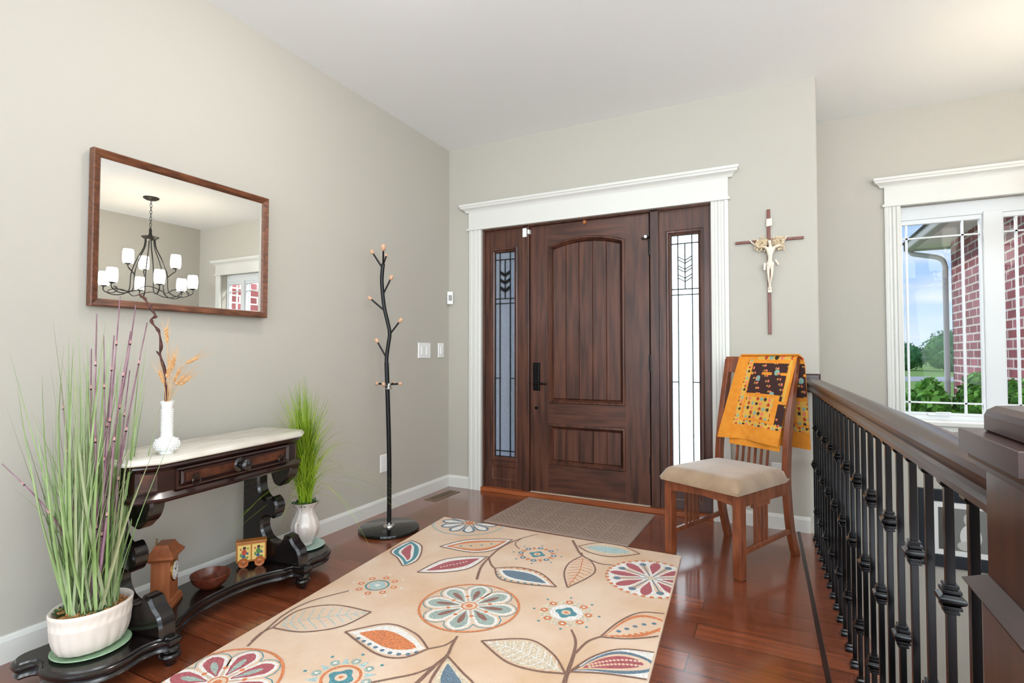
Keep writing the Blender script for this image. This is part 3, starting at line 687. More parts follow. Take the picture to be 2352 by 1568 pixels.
# small medallions
def medal(c, r, core, ringc, dotc, outc, n=8, star=True, wh=False):
    disc(c, r*.82, BG if wh else 0, .5, 24)
    if wh: disc(c, r*.5, WH, .9, 20)
    for k in range(n):
        a = 2*math.pi*k/n+.2; d = Vector((math.cos(a), math.sin(a)))
        disc(c+d*r*.68, r*.13, dotc, 1.6, 8); disc(c+d*r*.68, r*.05, WH, 2, 6); disc(c+d*r*1.0, r*.05, outc, 1.6, 6)
        if star:
            d2 = Vector((math.cos(a+math.pi/n), math.sin(a+math.pi/n))); s = Vector((-d2.y, d2.x)); rp([c+d2*r*.56-s*r*.1, c+d2*r*.56+s*r*.1, c+d2*r*.84][::-1], ringc, 1.4)
    q = [c+Vector((math.cos(a), math.sin(a)))*r*(.30+.05*math.cos(4*a)) for a in [2*math.pi*i/32 for i in range(32)]]; rp(q, core, 1.2)
    disc(c, r*.15, 0, 1.8, 12); disc(c, r*.06, OR, 2.2, 8)
m1 = fl(c2((1122, 412))); medal(m1, (fl(c2((1310, 410)))-m1).length, TL, OR, BL_, TL)
m2 = fl(c2((1345, 862))); medal(m2, (fl(c2((1595, 855)))-m2).length, TL, BG, OR, TL, star=False, wh=True)
m3 = fl(c1((1862, 713))); rm3 = (fl(c1((2090, 700)))-m3).length; medal(m3, rm3, PB, BG, OR, WH, star=False); ring(m3, rm3*.42, .008, TL, 2.3, 30); disc(m3, rm3*.3, PB, 2.2, 16); disc(m3, rm3*.1, WH, 2.5, 10)
m4 = fl(c1((1555, 1490))); rm4 = (fl(c1((1880, 1360)))-m4).length; medal(m4, rm4, TL, PB, SG, TL); ring(m4, rm4*.46, .010, OR, 2.3, 36)
m5 = fl((1395, 1640)); disc(m5, .14, RD, 1, 30); ring(m5, .14, .012, OR, 2, 40)
# leaves
A, B, C = leaf([(930, 300), (760, 295), (560, 305), (370, 352)], [(930, 300), (800, 375), (620, 398), (370, 352)], c2, [(1, WH), (.78, OR), (.5, 0)]); dots(A, B, .5, TL, .008, 8, 18, 3)
A, B, C = leaf([(735, 432), (560, 432), (380, 460), (195, 552)], [(735, 432), (600, 520), (400, 552), (195, 552)], c2, [(1, WH), (.55, RD)]); dots(A, B, .5, WH, .005, 8, 17, 1)
A, B, C = leaf([(795, 520), (980, 515), (1150, 560), (1270, 665)], [(795, 520), (830, 600), (1000, 640), (1270, 665)], c2, [(1, 0), (.72, WH), (.5, BL_)]); dots(A, B, .94, OR, .008, 3, 22, 2); dots(B, A, .92, TL, .007, 3, 20, 2)
leaf([(1470, 425), (1370, 480), (1330, 560), (1355, 670)], [(1470, 425), (1540, 470), (1560, 560), (1355, 670)], c2, [(1, 0)], OR)
A, B, C = leaf([(1440, 350), (1600, 325), (1780, 350), (1915, 410)], [(1440, 350), (1530, 400), (1700, 432), (1915, 410)], c2, [(1, 0), (.7, BG), (.45, PB)])
leaf([(1340, 1335), (1240, 1180), (1050, 1070), (690, 1082)], [(1340, 1335), (1100, 1310), (880, 1240), (690, 1082)], c2, [(1, 0), (.85, BG)], WH)
A, B, C = leaf([(1610, 1050), (1760, 930), (1930, 862), (2160, 880)], [(1610, 1050), (1800, 1065), (1980, 1055), (2160, 1030)], c2, [(1, 0), (.9, OR), (.68, 0)]); dots(A, B, .5, BL_, .010, 7, 20, 3); dots(B, A, .82, OR, .008, 4, 22, 2)
A, B, C = leaf([(1370, 1320), (1560, 1200), (1780, 1145), (2080, 1180)], [(1370, 1320), (1600, 1330), (1840, 1360), (2080, 1400)], c2, [(1, WH), (.88, BL_), (.66, 0), (.5, RD)], None); dots(A, B, .42, 0, .006, 6, 20, 1); dots(B, A, .42, 0, .006, 6, 20, 1)
A, B, C = leaf([(980, 1072), (1200, 925), (1500, 880), (1810, 940)], [(980, 1072), (1230, 1108), (1560, 1060), (1810, 940)], c1, [(1, 0), (.8, 0)], PB)
A, B, C = leaf([(2290, 1250), (2180, 1120), (1950, 1040), (1590, 1106)], [(2290, 1250), (2080, 1325), (1850, 1290), (1590, 1106)], c1, [(1, 0), (.86, WH), (.5, OR)]); dots(B, A, .86, BL_, .009, 3, 20, 2)
A, B, C = leaf([(2150, 335), (2060, 370), (1975, 430), (2030, 480), (2075, 550)], [(2150, 335), (2235, 380), (2215, 480), (2150, 530), (2075, 550)], c1, [(1, WH), (.82, TL), (.5, WH), (.3, RD)])
A, B, C = leaf([(430, 1200), (330, 1330), (290, 1440), (330, 1600)], [(430, 1200), (540, 1320), (640, 1440), (560, 1600)], c2, [(1, 0), (.8, BG), (.5, BL_)])
# stems
stem([(1125, 258), (1000, 290), (900, 330), (830, 370), (760, 430), (690, 510), (655, 608)], c2, taper=(.006, .013))
stem([(1000, 290), (952, 330), (985, 372)], c2, .006); stem([(745, 430), (765, 490), (800, 528)], c2, .010)
stem([(1395, 305), (1420, 350), (1460, 415), (1540, 460), (1620, 488), (1700, 495)], c2, taper=(.014, .007)); stem([(1465, 400), (1470, 425)], c2, .008)
stem([(505, 1045), (462, 1120), (425, 1195), (330, 1275), (180, 1420), (60, 1520)], c2, taper=(.009, .017))
stem([(500, 1060), (410, 1115), (280, 1143)], c2, .007); stem([(430, 1190), (330, 1270), (180, 1335), (0, 1372), (-160, 1404)], c2, .008)
stem([(425, 1195), (350, 1310), (290, 1410), (250, 1520)], c2, .008)
stem([(1385, 995), (1418, 1080), (1405, 1180), (1365, 1300), (1335, 1395), (1320, 1500)], c2, taper=(.008, .018))
stem([(1415, 1180), (1500, 1095), (1560, 1065), (1610, 1050)], c2, .009); stem([(1345, 1340), (1380, 1318), (1450, 1280)], c2, .008)
stem([(1625, 760), (1370, 825), (1200, 890), (1050, 980), (950, 1065), (850, 1150), (765, 1228)], c1, taper=(.006, .010)); stem([(980, 1072), (890, 1110), (800, 1185)], c1, .008)
# motifs nearer than the frame edge so the rug is whole
medal(Vector((1.75, -2.45)), .12, TL, OR, OR, TL); flower(Vector((1.25, -2.75)), .2, 0, SG, BRN, OR)
rg.mi = 0
rug = rg.obj('rug', rug_ms); rug.location = (rorg.x, rorg.y, 0)
tag(rug, 'large peach area rug patterned with flowers, leaves and brown stems', 'rug')

# ------------------------------------------------------------------ console table
CA = R_(6.5); CO = Vector((.02, -1.86, 0)); CR = math.atan2(-math.cos(CA), math.sin(CA))
con = thing('console_table', 'antique dark carved console table with marble top and low shelf', 'table', CO, CR)
def cw(u, v, z=0):   # console-local point in the room
    return Vector((CO.x+math.sin(CA)*u+math.cos(CA)*v, CO.y-math.cos(CA)*u+math.sin(CA)*v, z))
UC = .388
half = [(0, .300), (.06, .302), (.13, .315), (.20, .345), (.255, .385), (.285, .395), (.295, .455), (.345, .458), (.352, .430), (.40, .415), (.46, .425), (.52, .415), (.57, .375), (.60, .31), (.60, .24), (.575, .19), (.585, .165), (.612, .15), (.60, .10), (.56, .078), (.50, .085), (.42, .082), (.30, .082)]
poly = [(UC+a, b) for a, b in half[::-1]]   # goes from the back right round to the front middle
half = smooth2(half[:5])[:-1]+smooth2(half[4:8])[:-1]+smooth2(half[7:])
poly = [(UC+a, b) for a, b in half[::-1]]+[(UC-a, b) for a, b in half[1:]]
def area2(P): return sum(P[i-1][0]*P[i][1]-P[i][0]*P[i-1][1] for i in range(len(P)))
if area2(poly) < 0: poly = poly[::-1]
g = G(); g.rings(poly, [(.016, .050), (.010, .050), (.006, .056), (.010, .064), (.014, .068), (.004, .074), (0, .082), (.001, .090), (.006, .094), (.010, .095), (.013, .100)])
g.obj('shelf', ebony_m, con, smooth=35)
for u, v in ((UC-.317, .425), (UC+.317, .425), (UC-.5, .14), (UC+.5, .14)):
    g = G(); g.lathe([(.014, 0), (.016, .006), (.020, .010), (.022, .016), (.026, .024), (.034, .031), (.034, .037), (.028, .043), (.022, .046), (.030, .050), (.030, .056)], (u, v, 0), 20); g.obj('bun_foot', ebony_m, con, smooth=50)
# scroll-cut supports (board in the v-z plane)
sup = [(.085, .098), (.43, .098), (.428, .14), (.415, .175), (.39, .198), (.372, .225), (.335, .232), (.322, .205), (.30, .192), (.27, .190), (.235, .205), (.212, .235), (.205, .27), (.215, .30), (.245, .305), (.27, .30), (.292, .335), (.288, .375), (.262, .40), (.25, .388), (.225, .385), (.20, .405), (.186, .44), (.184, .50), (.19, .555), (.085, .555)]
sup = [sup[0]]+smooth2(sup[1:6])[:-1]+smooth2(sup[5:-1])+[sup[-1]]
for s in (-1, 1):
    u = UC+s*.325
    g = G(); g.rings(sup[:], [(.010, -.030), (.0, -.022), (0, .022), (.010, .030)], lambda a, b, c, u=u: (u+c, a, b)); o = g.obj('scroll_support', ebony_m, con, smooth=35)
    g = G(); br_ = [(.205, .560), (.22, .50), (.235, .465), (.25, .455), (.275, .452), (.30, .472), (.325, .495), (.34, .53), (.34, .56)]
    br_ = smooth2(br_)
    g.rings(br_, [(.008, -.028), (0, -.020), (0, .020), (.008, .028)], lambda a, b, c, u=u+s*.0: (u+c, a+.03, b)); g.obj('drop_bracket', ebony_m, con, smooth=35)
ap = [(-.005, .10), (.781, .10), (.781, .335), (.706, .385), (.07, .385), (-.005, .335)]
g = G(); g.rings(ap, [(.03, .545), (.0, .545), (-.006, .552), (-.006, .560), (0, .566), (.006, .572), (.012, .578), (.012, .650), (.006, .656), (.0, .660), (-.006, .666), (-.004, .672), (.0, .678)])
fr = g.obj('apron', maho_m, con, smooth=35)
VZ = lambda a, b, c: (a, c, b)
def fpanel(g, a0, a1, b0, b1, base, prof):
    g.rings([(a0, b0), (a1, b0), (a1, b1), (a0, b1)][::-1], [(-i, base+h) for i, h in prof], VZ, False, True)
g = G(); g.rings([(.115, .578), (.66, .578), (.66, .652), (.115, .652)], [(0, .372), (0, .383), (.006, .385), (.010, .380), (.014, .376)], lambda a, b, c: (a, c, b), False, False)
g.rings([(.135, .591), (.64, .591), (.64, .640), (.135, .640)], [(0, .374), (.0, .380), (.006, .386)], lambda a, b, c: (a, c, b), False, True)
dw = g.obj('drawer', [maho_m], con, smooth=25)
g = G(); g.box(.15, .625, .3865, .3875, .600, .631); g.obj('drawer_inlay', burl_m, dw)
g = G(); g.T = Matrix.Translation((UC, .385, .615)) @ Matrix.Rotation(R_(-90), 4, 'X'); g.lathe([(.030, .0), (.028, .004), (.012, .008), (.010, .014), (.020, .020), (.026, .030), (.024, .042), (.014, .050), (.0001, .052)], n=20); g.obj('drawer_knob', ebony_m, dw, smooth=50)
for u in (.590, .175):
    g = G(); g.ball((u, .392, .612), .006); ringp = [(u+.016*math.cos(a), .396, .598+.016*math.sin(a)) for a in [2*math.pi*k/20 for k in range(21)]]; g.tube(ringp, .0026, 6, False); g.obj('ring_pull', pm('ring_metal', '#55504a', .3, 1) if 'ring_metal' not in MATS else MATS['ring_metal'], dw, smooth=60)
for s, (p, q) in enumerate((((.706, .385), (.781, .335)), ((.07, .385), (-.005, .335)))):
    a = Vector((p[0], p[1], 0)); b = Vector((q[0], q[1], 0)); d = (b-a); n_ = Vector((abs(d.y), abs(d.x), 0)).normalized(); 
    if s: n_.x = -n_.x
    c0 = a+d*.22-n_*.011; c1_ = a+d*.78-n_*.011
    g = G(); g.bar(c0+Vector((0, 0, .615)), c1_+Vector((0, 0, .615)), .006, .058); g.obj('corner_panel', burl_m, fr)
g = G(); mar = [(-.035, .082), (.811, .082), (.811, .335), (.722, .400), (.055, .400), (-.035, .335)]
g.rings(mar, [(.010, .678), (.002, .680), (.0, .685), (.002, .690), (.008, .693), (.010, .698), (.014, .700)]); g.obj('marble_top', marble_m, con, smooth=35)

# ------------------------------------------------------------------ things on the console
def blade_mesh(g, base, tip, bend, w, n=7, curl=0, tw=None):
    base = Vector(base); tip = Vector(tip); d = tip-base; side = d.cross(Vector((0, 0, 1))); side = side.normalized() if side.length > .01 else Vector((1, 0, 0))
    if tw is not None: side = (Matrix.Rotation(tw, 3, 'Z') @ side)
    v = []; k0 = len(g.v)
    for i in range(n+1):
        t = i/n; p = base+d*t+Vector(bend)*math.sin(math.pi*t)*.5+Vector((0, 0, -curl))*t*t*t; ww = w*(1-t**1.6)*(.6+.8*min(1, t*4) if t < .25 else 1)+.0004
        v += [p-side*ww/2, p+Vector((side.y, -side.x, 0))*ww*.25, p+side*ww/2]
    f = []
    for i in range(n):
        a = i*3; f += [(a, a+1, a+4, a+3), (a+1, a+2, a+5, a+4)]
    g.add(v, f)
SZ = .100
# green plates
t = tag(None or (lambda: (lambda g: (g.lathe([(.05, 0), (.10, .002), (.108, .008), (.106, .010), (.09, .006), (.0001, .005)], n=40), g.obj('plate', greenplate_m, smooth=50))[1])(G()))(), 'round sage green plate under the white planter', 'plate')
t.location = (.366, -2.672, SZ)
t = (lambda g: (g.lathe([(.05, 0), (.088, .002), (.096, .008), (.094, .010), (.08, .006), (.0001, .005)], n=40), g.obj('plate', blueplate_m, smooth=50))[1])(G())
tag(t, 'pale green plate under the ribbed pitcher vase', 'plate'); t.location = (.262, -1.700, SZ)
# planter
PZ = SZ+.011
pl = thing('planter', 'round cream ceramic planter of tall green grass and purple reeds', 'plant', (.372, -2.676, PZ), CR)
def fl_mod(a, z): return 1+(.032*abs(math.cos(a*9))-.02 if z < .085 else .012*math.sin(a*30+z*300)*(1 if .09 < z < .12 else 0))
g = G(); g.lathe([(.0001, 0), (.075, .0), (.088, .008), (.098, .030), (.104, .055), (.107, .085), (.108, .090), (.106, .095), (.108, .112), (.110, .122), (.111, .130), (.108, .134), (.102, .132), (.099, .124), (.098, .10)], n=132, sx=1.06, sy=.88, mod=fl_mod)
g.obj('pot', cream_m, pl, smooth=60)
g = G(); g.lathe([(.0001, .118), (.05, .116), (.09, .112), (.099, .108)][::-1], n=32, sx=1.05, sy=.87); rnd = random.Random(3)
for i in range(150):
    a = rnd.uniform(0, 6.28); q = .095*math.sqrt(rnd.random()); x, y = q*math.cos(a), q*math.sin(a)*.86; s = rnd.uniform(.004, .010); z = .118+rnd.uniform(0, .01)
    g.bar((x-s, y, z), (x+s, y+rnd.uniform(-s, s), z+rnd.uniform(-.003, .004)), s, s*.6)
g.obj('bark_mulch', bark_m, pl)
g = G()
for i in range(240):
    a = rnd.uniform(2.2, 4.4) if i % 3 else rnd.uniform(-.9, .2); q = rnd.uniform(.06, .10); x, y = q*math.cos(a+1.5)*.98, q*math.sin(a+1.5)*.84; z = .114+rnd.uniform(0, .012)
    g.bar((x, y, z), (x+rnd.uniform(-.012, .012), y+rnd.uniform(-.012, .012), z+rnd.uniform(.004, .014)), .002, .003)
g.obj('moss', moss_m, pl)
# grass: local x = along table towards camera, local y = out from the wall
CT = Matrix.Rotation(-CR, 3, 'Z')
def world_dir(x, y, z): return CT @ Vector((x, y, z))      # room direction -> planter-local
g = G(); g2 = G(); rnd = random.Random(11)
side = Vector((.895, .446, 0)); dep = Vector((-.446, .895, 0))     # across and along the table end
for i in range(210):
    a = rnd.uniform(0, 6.28); q = .07*math.sqrt(rnd.random()); b = Vector((q*math.cos(a), q*math.sin(a), .115))
    sx = rnd.gauss(-.01, .085)+(.55*(q*math.cos(a)*0)); sy = rnd.gauss(0, .06)
    h = rnd.uniform(.40, .98) if abs(sx) < .12 else rnd.uniform(.35, .75)
    tip = b+world_dir(*(side*(sx*1.0*h/.7)+dep*sy*h/.7+Vector((0, 0, h))))
    bend = world_dir(*(side*rnd.gauss(-.02, .03)+dep*rnd.gauss(0, .02)))
    blade_mesh(g if i % 3 else g2, b, tip, bend, rnd.uniform(.006, .0115), 8, rnd.uniform(0, .03), rnd.uniform(-1, 1))
for tx_, h in ((-.30, .52), (-.36, .42), (-.24, .66), (.10, .34), (.12, .45), (.13, .28)):    # the outlying blades that lean out
    b = Vector((rnd.uniform(-.03, .03), rnd.uniform(-.03, .03), .115)); tip = b+world_dir(*(side*tx_*.75+dep*rnd.uniform(-.05, .05)+Vector((0, 0, h))))
    blade_mesh(g, b, tip, world_dir(*(side*(-.3*tx_))), .007, 8, .02)
# leaning arcs toward the table
g.obj('grass_blades', blade_m, pl, smooth=60); g2.obj('pale_grass_blades', blade2_m, pl, smooth=60)
def photo_in_plane(px, py, P, nrm):
    d = FW+RT*((px-1176)/FPX)-UP*((py-784)/FPX); n = Vector(nrm); t = (Vector(P)-CAM).dot(n)/d.dot(n); return CAM+d*t
pc = Vector((.372, -2.676, .3)); pn = Vector((FW.x, FW.y, 0)).normalized()
reeds = [((205, 1390), (222, 1180), (218, 950), (222, 720)), ((215, 1400), (235, 1150), (258, 900), (276, 680)), ((235, 1390), (245, 1100), (285, 880), (312, 700)),
         ((230, 1390), (262, 1150), (300, 930), (338, 740)), ((190, 1390), (168, 1160), (152, 1000), (140, 880)), ((195, 1395), (150, 1240), (98, 1158), (5, 1065)),
         ((225, 1390), (235, 1200), (240, 1000), (238, 770)), ((210, 1390), (210, 1150), (208, 980), (210, 800)), ((240, 1395), (262, 1230), (275, 1050), (298, 850)), ((215, 1390), (232, 1120), (250, 930), (262, 770)), ((222, 1390), (250, 1150), (268, 960), (300, 760))]
inv = Matrix.Translation(-pl.location); RM = Matrix.Rotation(-CR, 4, 'Z')
for k, r in enumerate(reeds):
    P = [RM @ (inv @ photo_in_plane(px, py, pc+pn*((k % 5)-2)*.016, pn)) for px, py in r]; P[0].z = .11; P[0].x *= .7; P[0].y *= .7
    pts = spline(P, 7); n = len(pts); g = G()
    for a, b, mi in ((0, 6, 0), (6, 12, 0), (12, 17, 0), (17, n-1, 0)):
        g.mi = mi; b = min(b, n-1)
        rad = lambda i: .0050*(1-.72*i/n)*(1.15 if mi else 1)
        g.tube(pts[a:b+1], [rad(i) for i in range(a, b+1)], 6)
    for jn in (6, 12, 17):
        dj = (pts[jn+1]-pts[jn]).normalized(); g.mi = 2; g.tube([pts[jn]-dj*.002, pts[jn]+dj*.003], .0056*(1-.6*jn/n), 6); g.mi = 1; g.tube([pts[jn]+dj*.003, pts[jn]+dj*.014], .0054*(1-.6*jn/n), 6)
    g.obj('reed_stem', [reed_m, reedp_m, reedd_m], pl, smooth=60)
# pitcher vase with bright grass
pv = thing('pitcher_vase', 'ribbed cream ceramic pitcher holding bright green artificial grass', 'plant', (.262, -1.700, SZ+.0105), CR)
g = G(); prof = [(.0001, 0), (.036, 0), (.040, .006), (.038, .012), (.044, .022), (.060, .048), (.068, .075), (.068, .095), (.060, .125), (.047, .150), (.043, .168), (.048, .185), (.060, .200), (.070, .210), (.072, .214), (.068, .214), (.056, .204), (.046, .19), (.04, .17)]
g.lathe(prof, n=72, mod=lambda a, z: 1+.05*abs(math.cos(a*6))*(1 if .02 < z else 0)-.01); g.obj('pitcher_body', glaze_m, pv, smooth=60)
g = G(); g.tube(spline([(.057, .014, .115), (.082, .02, .128), (.088, .02, .10), (.078, .018, .07), (.064, .014, .045)], 6), .006, 8); g.obj('pitcher_handle', glaze_m, pv, smooth=60)
g = G(); rnd = random.Random(4)
for i in range(140):
    a = rnd.uniform(0, 6.28); q = rnd.uniform(0, .058); x, y = q*math.cos(a), q*math.sin(a)
    g.bar((x, y, .196), (x+rnd.uniform(-.02, .02), y+rnd.uniform(-.02, .02), .205+rnd.uniform(0, .014)), .003, .003)
g.obj('moss', moss_m, pv)
g = G(); g2 = G(); rnd = random.Random(21)
for i in range(560):
    a = rnd.uniform(0, 6.28); q = .030*math.sqrt(rnd.random()); b = Vector((q*math.cos(a), q*math.sin(a), .19)); lvl = rnd.random()
    if lvl < .45: h = rnd.uniform(.50, .68); sp = rnd.gauss(0, .13)
    elif lvl < .85: h = rnd.uniform(.34, .58); sp = rnd.gauss(0, .24)
    else: h = rnd.uniform(.18, .46); sp = rnd.gauss(0, .27)
    dd = rnd.uniform(0, 3.1416); out = Vector((math.cos(dd), math.sin(dd), 0))*sp
    wd = world_dir(out.x-.025, out.y-.01, 0)
    tip = b+Vector((wd.x, wd.y, h))
    
    if (CT.inverted() @ tip).x+.262 < .02: continue
    blade_mesh(g if i % 3 else g2, b, tip, Vector((-wd.x, -wd.y, .0))*.55, rnd.uniform(.003, .0056), 8, abs(sp)*.7, rnd.uniform(-1.5, 1.5))
for i in range(70):
    dd = rnd.uniform(0, 6.28); q = rnd.uniform(.09, .19); wx, wy = math.cos(dd)*q, math.sin(dd)*q
    if wx < -.20: wx = -.20
    loc_ = world_dir(wx, wy, 0); b = Vector((rnd.uniform(-.02, .02), rnd.uniform(-.02, .02), .19)); h = rnd.uniform(.16, .56)
    blade_mesh(g2 if i % 2 else g, b, b+Vector((loc_.x, loc_.y, h)), Vector((-loc_.x*.4, -loc_.y*.4, .10)), rnd.uniform(.0018, .003), 10, rnd.uniform(.02, .12), rnd.uniform(-1.5, 1.5))
g.obj('grass_blades', bright_m, pv, smooth=60); g2.obj('dark_grass_blades', bright2_m, pv, smooth=60)
# small milk-glass vase
vz = .7005
mv = thing('bud_vase', 'small white hobnail milk glass vase on the marble top', 'vase', (.411, -2.470, vz))
g = G(); prof = [(.0001, 0), (.022, 0), (.024, .004), (.022, .008), (.034, .020), (.0395, .034), (.038, .046), (.028, .056), (.020, .062), (.0185, .075), (.018, .12), (.0175, .155), (.019, .172), (.0235, .186), (.0245, .189), (.021, .188), (.016, .176), (.014, .15), (.013, .06)]
g.lathe(prof, n=40)
for j in range(5):
    z = .018+j*.008; rr_ = [.034, .039, .0398, .0385, .034][j]
    for i in range(20):
        a = 2*math.pi*(i+.5*(j % 2))/20; g.ball((rr_*math.cos(a), rr_*math.sin(a), z), .0036, 6, 4)
for j in range(12):
    for i in range(12):
        a = 2*math.pi*(i+.5*(j % 2))/12; g.ball((.0183*math.cos(a), .0183*math.sin(a), .072+j*.0078), .0022, 5, 4)
g.obj('vase_body', milk_m, mv, smooth=60)
vc = Vector((.411, -2.470, .85))
def vp(px, py, off=0): return photo_in_plane(px, py, vc+pn*off, pn)
br_pts = [vp(*p) for p in ((382, 925), (381, 880), (378, 850), (368, 815), (370, 795), (366, 765), (361, 755), (350, 742), (348, 733), (355, 728), (357, 724), (345, 705), (335, 690), (331, 684), (320, 676))]
g = G(); g.tube(spline(br_pts, 4), [.0032+.0016*math.sin(k*.9)+.0014 for k in range(len(br_pts)*4-3)][:len(br_pts)*4-3], 8)
n_ = len(br_pts)
g.tube([vp(367, 816), vp(361, 808), vp(359, 806)], [.0035, .0028, .0012], 6); g.tube([vp(357, 729), vp(362, 727)], [.0035, .0012], 6)
o = g.obj('dried_twig', twig_m, smooth=60); o2 = thing('twisted_twig', 'twisted dark brown twig rising from the white vase', 'twig', (vc.x, vc.y, vz+.12))
bpy.data.objects.remove(o2)
tag(o, 'twisted dark brown twig rising from the white vase', 'twig'); o.name = 'twisted_twig'
wheats = [((381, 925), (378, 890), (372, 868)), ((384, 925), (386, 880), (390, 845)), ((384, 925), (392, 880), (398, 835)), ((386, 925), (400, 890), (412, 875)), ((387, 925), (410, 890), (424, 876)), ((383, 925), (382, 875), (386, 855)), ((385, 925), (396, 885), (405, 865)), ((384, 925), (390, 860), (385, 800), (383, 772)), ((385, 925), (400, 870), (418, 842), (440, 828)), ((382, 925), (378, 895), (376, 872)), ((384, 925), (388, 885), (388, 862)), ((385, 925), (394, 888), (402, 880))]
wl = ['short golden wheat ear at the left edge of the bunch', 'golden wheat ear pointing straight up in the bunch', 'tall pale wheat ear right of the centre', 'orange wheat ear leaning right in the bunch', 'orange wheat ear leaning furthest right and low', 'golden wheat ear beside the twig', 'golden wheat ear in the right half of the bunch', 'single tall wheat ear standing above all the others', 'pale wheat ear on a long stalk arching to the right']
for k, w_ in enumerate(wheats[:9]):
    rnd = random.Random(k); P = [vp(px, py, (k % 4-1.5)*.004) for px, py in w_]; g = G(); pts = spline(P, 5); g.tube(pts, .0011, 5)
    tip = pts[-1]; d = (pts[-1]-pts[-3]).normalized(); s = d.orthogonal().normalized(); L_ = .042 if k != 7 else .05
    for j in range(9):
        for q in (0, 1, 2):
            a = q*2.094+j*.9; rdir = (s*math.cos(a)+d.cross(s)*math.sin(a)); c = tip-d*L_*.5+d*L_*j/9
            g.tube([c, c+d*.007+rdir*.0045, c+d*.013+rdir*.003], [.001, .0028, .0006], 5)
            if j % 2 == 0: g.tube([c+d*.01+rdir*.003, c+d*(.055+rnd.uniform(0, .02))+rdir*.018], [.0005, .0002], 3)
    o = g.obj('wheat_stalk', wheat_m, smooth=60)
    tag(o, wl[k] if k < len(wl) else 'golden wheat ear packed in the middle of the bunch', 'dried wheat', 'dried wheat in the white vase')
# mantel clock
ck = thing('mantel_clock', 'small cherry wood clock with white round dial on the shelf', 'clock', (.272, -2.388, SZ), R_(-49.5))
ck.scale = (.95, .95, 1.1)
g = G(); g.rings([(-.062, -.048), (.062, -.048), (.062, .048), (-.062, .048)], [(0, 0), (0, .012), (.004, .016), (.004, .022), (.012, .028)]); g.obj('clock_base', clock_m, ck, smooth=25)
g = G(); g.box(-.046, .046, -.034, .034, .026, .165); body = g.obj('clock_case', clock_m, ck, bevel=.002)
g = G(); g.rings([(-.050, -.038), (.050, -.038), (.050, .038), (-.050, .038)], [(0, .158), (-.006, .164), (-.014, .170), (-.014, .178), (-.008, .182), (.004, .196), (.010, .206), (.012, .212), (.016, .214)]); g.obj('clock_top', clock_m, ck, smooth=25)
g = G(); g.T = Matrix.Translation((0, .034, .115)) @ Matrix.Rotation(R_(-90), 4, 'X'); g.lathe([(.036, 0), (.036, .003), (.033, .0055), (.030, .0055)], n=32); bz = g.obj('bezel', brass_m, ck, smooth=40)
g = G(); g.T = Matrix.Translation((0, .0385, .115)) @ Matrix.Rotation(R_(-90), 4, 'X'); g.lathe([(.0325, 0), (.031, .0015)], n=32); dial = g.obj('dial', white_m, bz)
g = G()
for k in range(12):
    a = k*math.pi/6; g.bar((.023*math.sin(a), .0404, .115+.023*math.cos(a)), (.027*math.sin(a), .0404, .115+.027*math.cos(a)), .002, .001, (0, 1, 0))
g.bar((0, .0406, .115), (.012, .0406, .127), .002, .001, (0, 1, 0)); g.bar((0, .0408, .115), (-.008, .0408, .136), .0015, .001, (0, 1, 0)); g.obj('clock_hands', satinblack_m, dial)
g = G(); g.tube([(.0+.03, -.02, .213), (.03, -.02, .222)], .002, 6); g.tube([(.03+.007*math.cos(a), -.02, .229+.007*math.sin(a)) for a in [k*math.pi/6 for k in range(13)]], .0015, 5, False); g.obj('carry_ring', brass_m, ck, smooth=60)
# bowl
bo = thing('wooden_bowl', 'shallow reddish brown wooden bowl on the low shelf', 'bowl', (.288, -2.212, SZ))
g = G(); g.lathe([(.0001, 0), (.034, 0), (.038, .004), (.055, .016), (.068, .032), (.074, .050), (.0755, .056), (.073, .058), (.069, .052), (.060, .034), (.045, .018), (.02, .010), (.0001, .009)], n=48); g.obj('bowl_body', bowl_m, bo, smooth=60)
# toy wagon
wa = Vector((.205, -2.03, 0)); wb = Vector((.272, -1.944, 0)); ang = math.atan2(wb.y-wa.y, wb.x-wa.x)
wgn = thing('toy_wagon', 'small wooden toy wagon with painted panels and round wheels', 'toy', ((wa.x+wb.x)/2-.01, (wa.y+wb.y)/2+.01, SZ), ang)
g = G(); g.box(-.062, .062, -.022, .022, .020, .106); g.box(-.064, .064, -.024, .024, .104, .112); wbd = g.obj('wagon_body', toy_m, wgn, bevel=.003)
for s in (-1, 1):
    g = G(); g.box(s*.029-.026, s*.029+.026, -.0245, -.022, .030, .098); pn_ = g.obj('painted_panel', toy_y, wgn)
    g = G(); cs = [pm('toy_red', '#b5402c', .5), pm('toy_blue', '#3a5e7a', .5), pm('toy_green', '#4e7a3c', .5), pm('toy_dark', '#4a3020', .5)] if s == -1 else cs
    rnd = random.Random(5+s); X = s*.029
    def blob(x, z, rx, rz_, mi): g.mi = mi; g.prism([(X+x+rx*math.cos(k*math.pi/6), z+rz_*math.sin(k*math.pi/6)) for k in range(12)], .0245, .0252+mi*.0002, XZ)
    blob(0, .066, .010, .013, 0 if s < 0 else 2); blob(.001, .085, .007, .007, 3); blob(-.002, .048, .008, .008, 1); blob(-.013, .055, .004, .008, 2); blob(.013, .060, .005, .006, 1); blob(.012, .042, .006, .004, 2); blob(-.014, .080, .003, .005, 0); blob(.015, .082, .004, .003, 2)
    g.obj('panel_picture', cs, pn_)
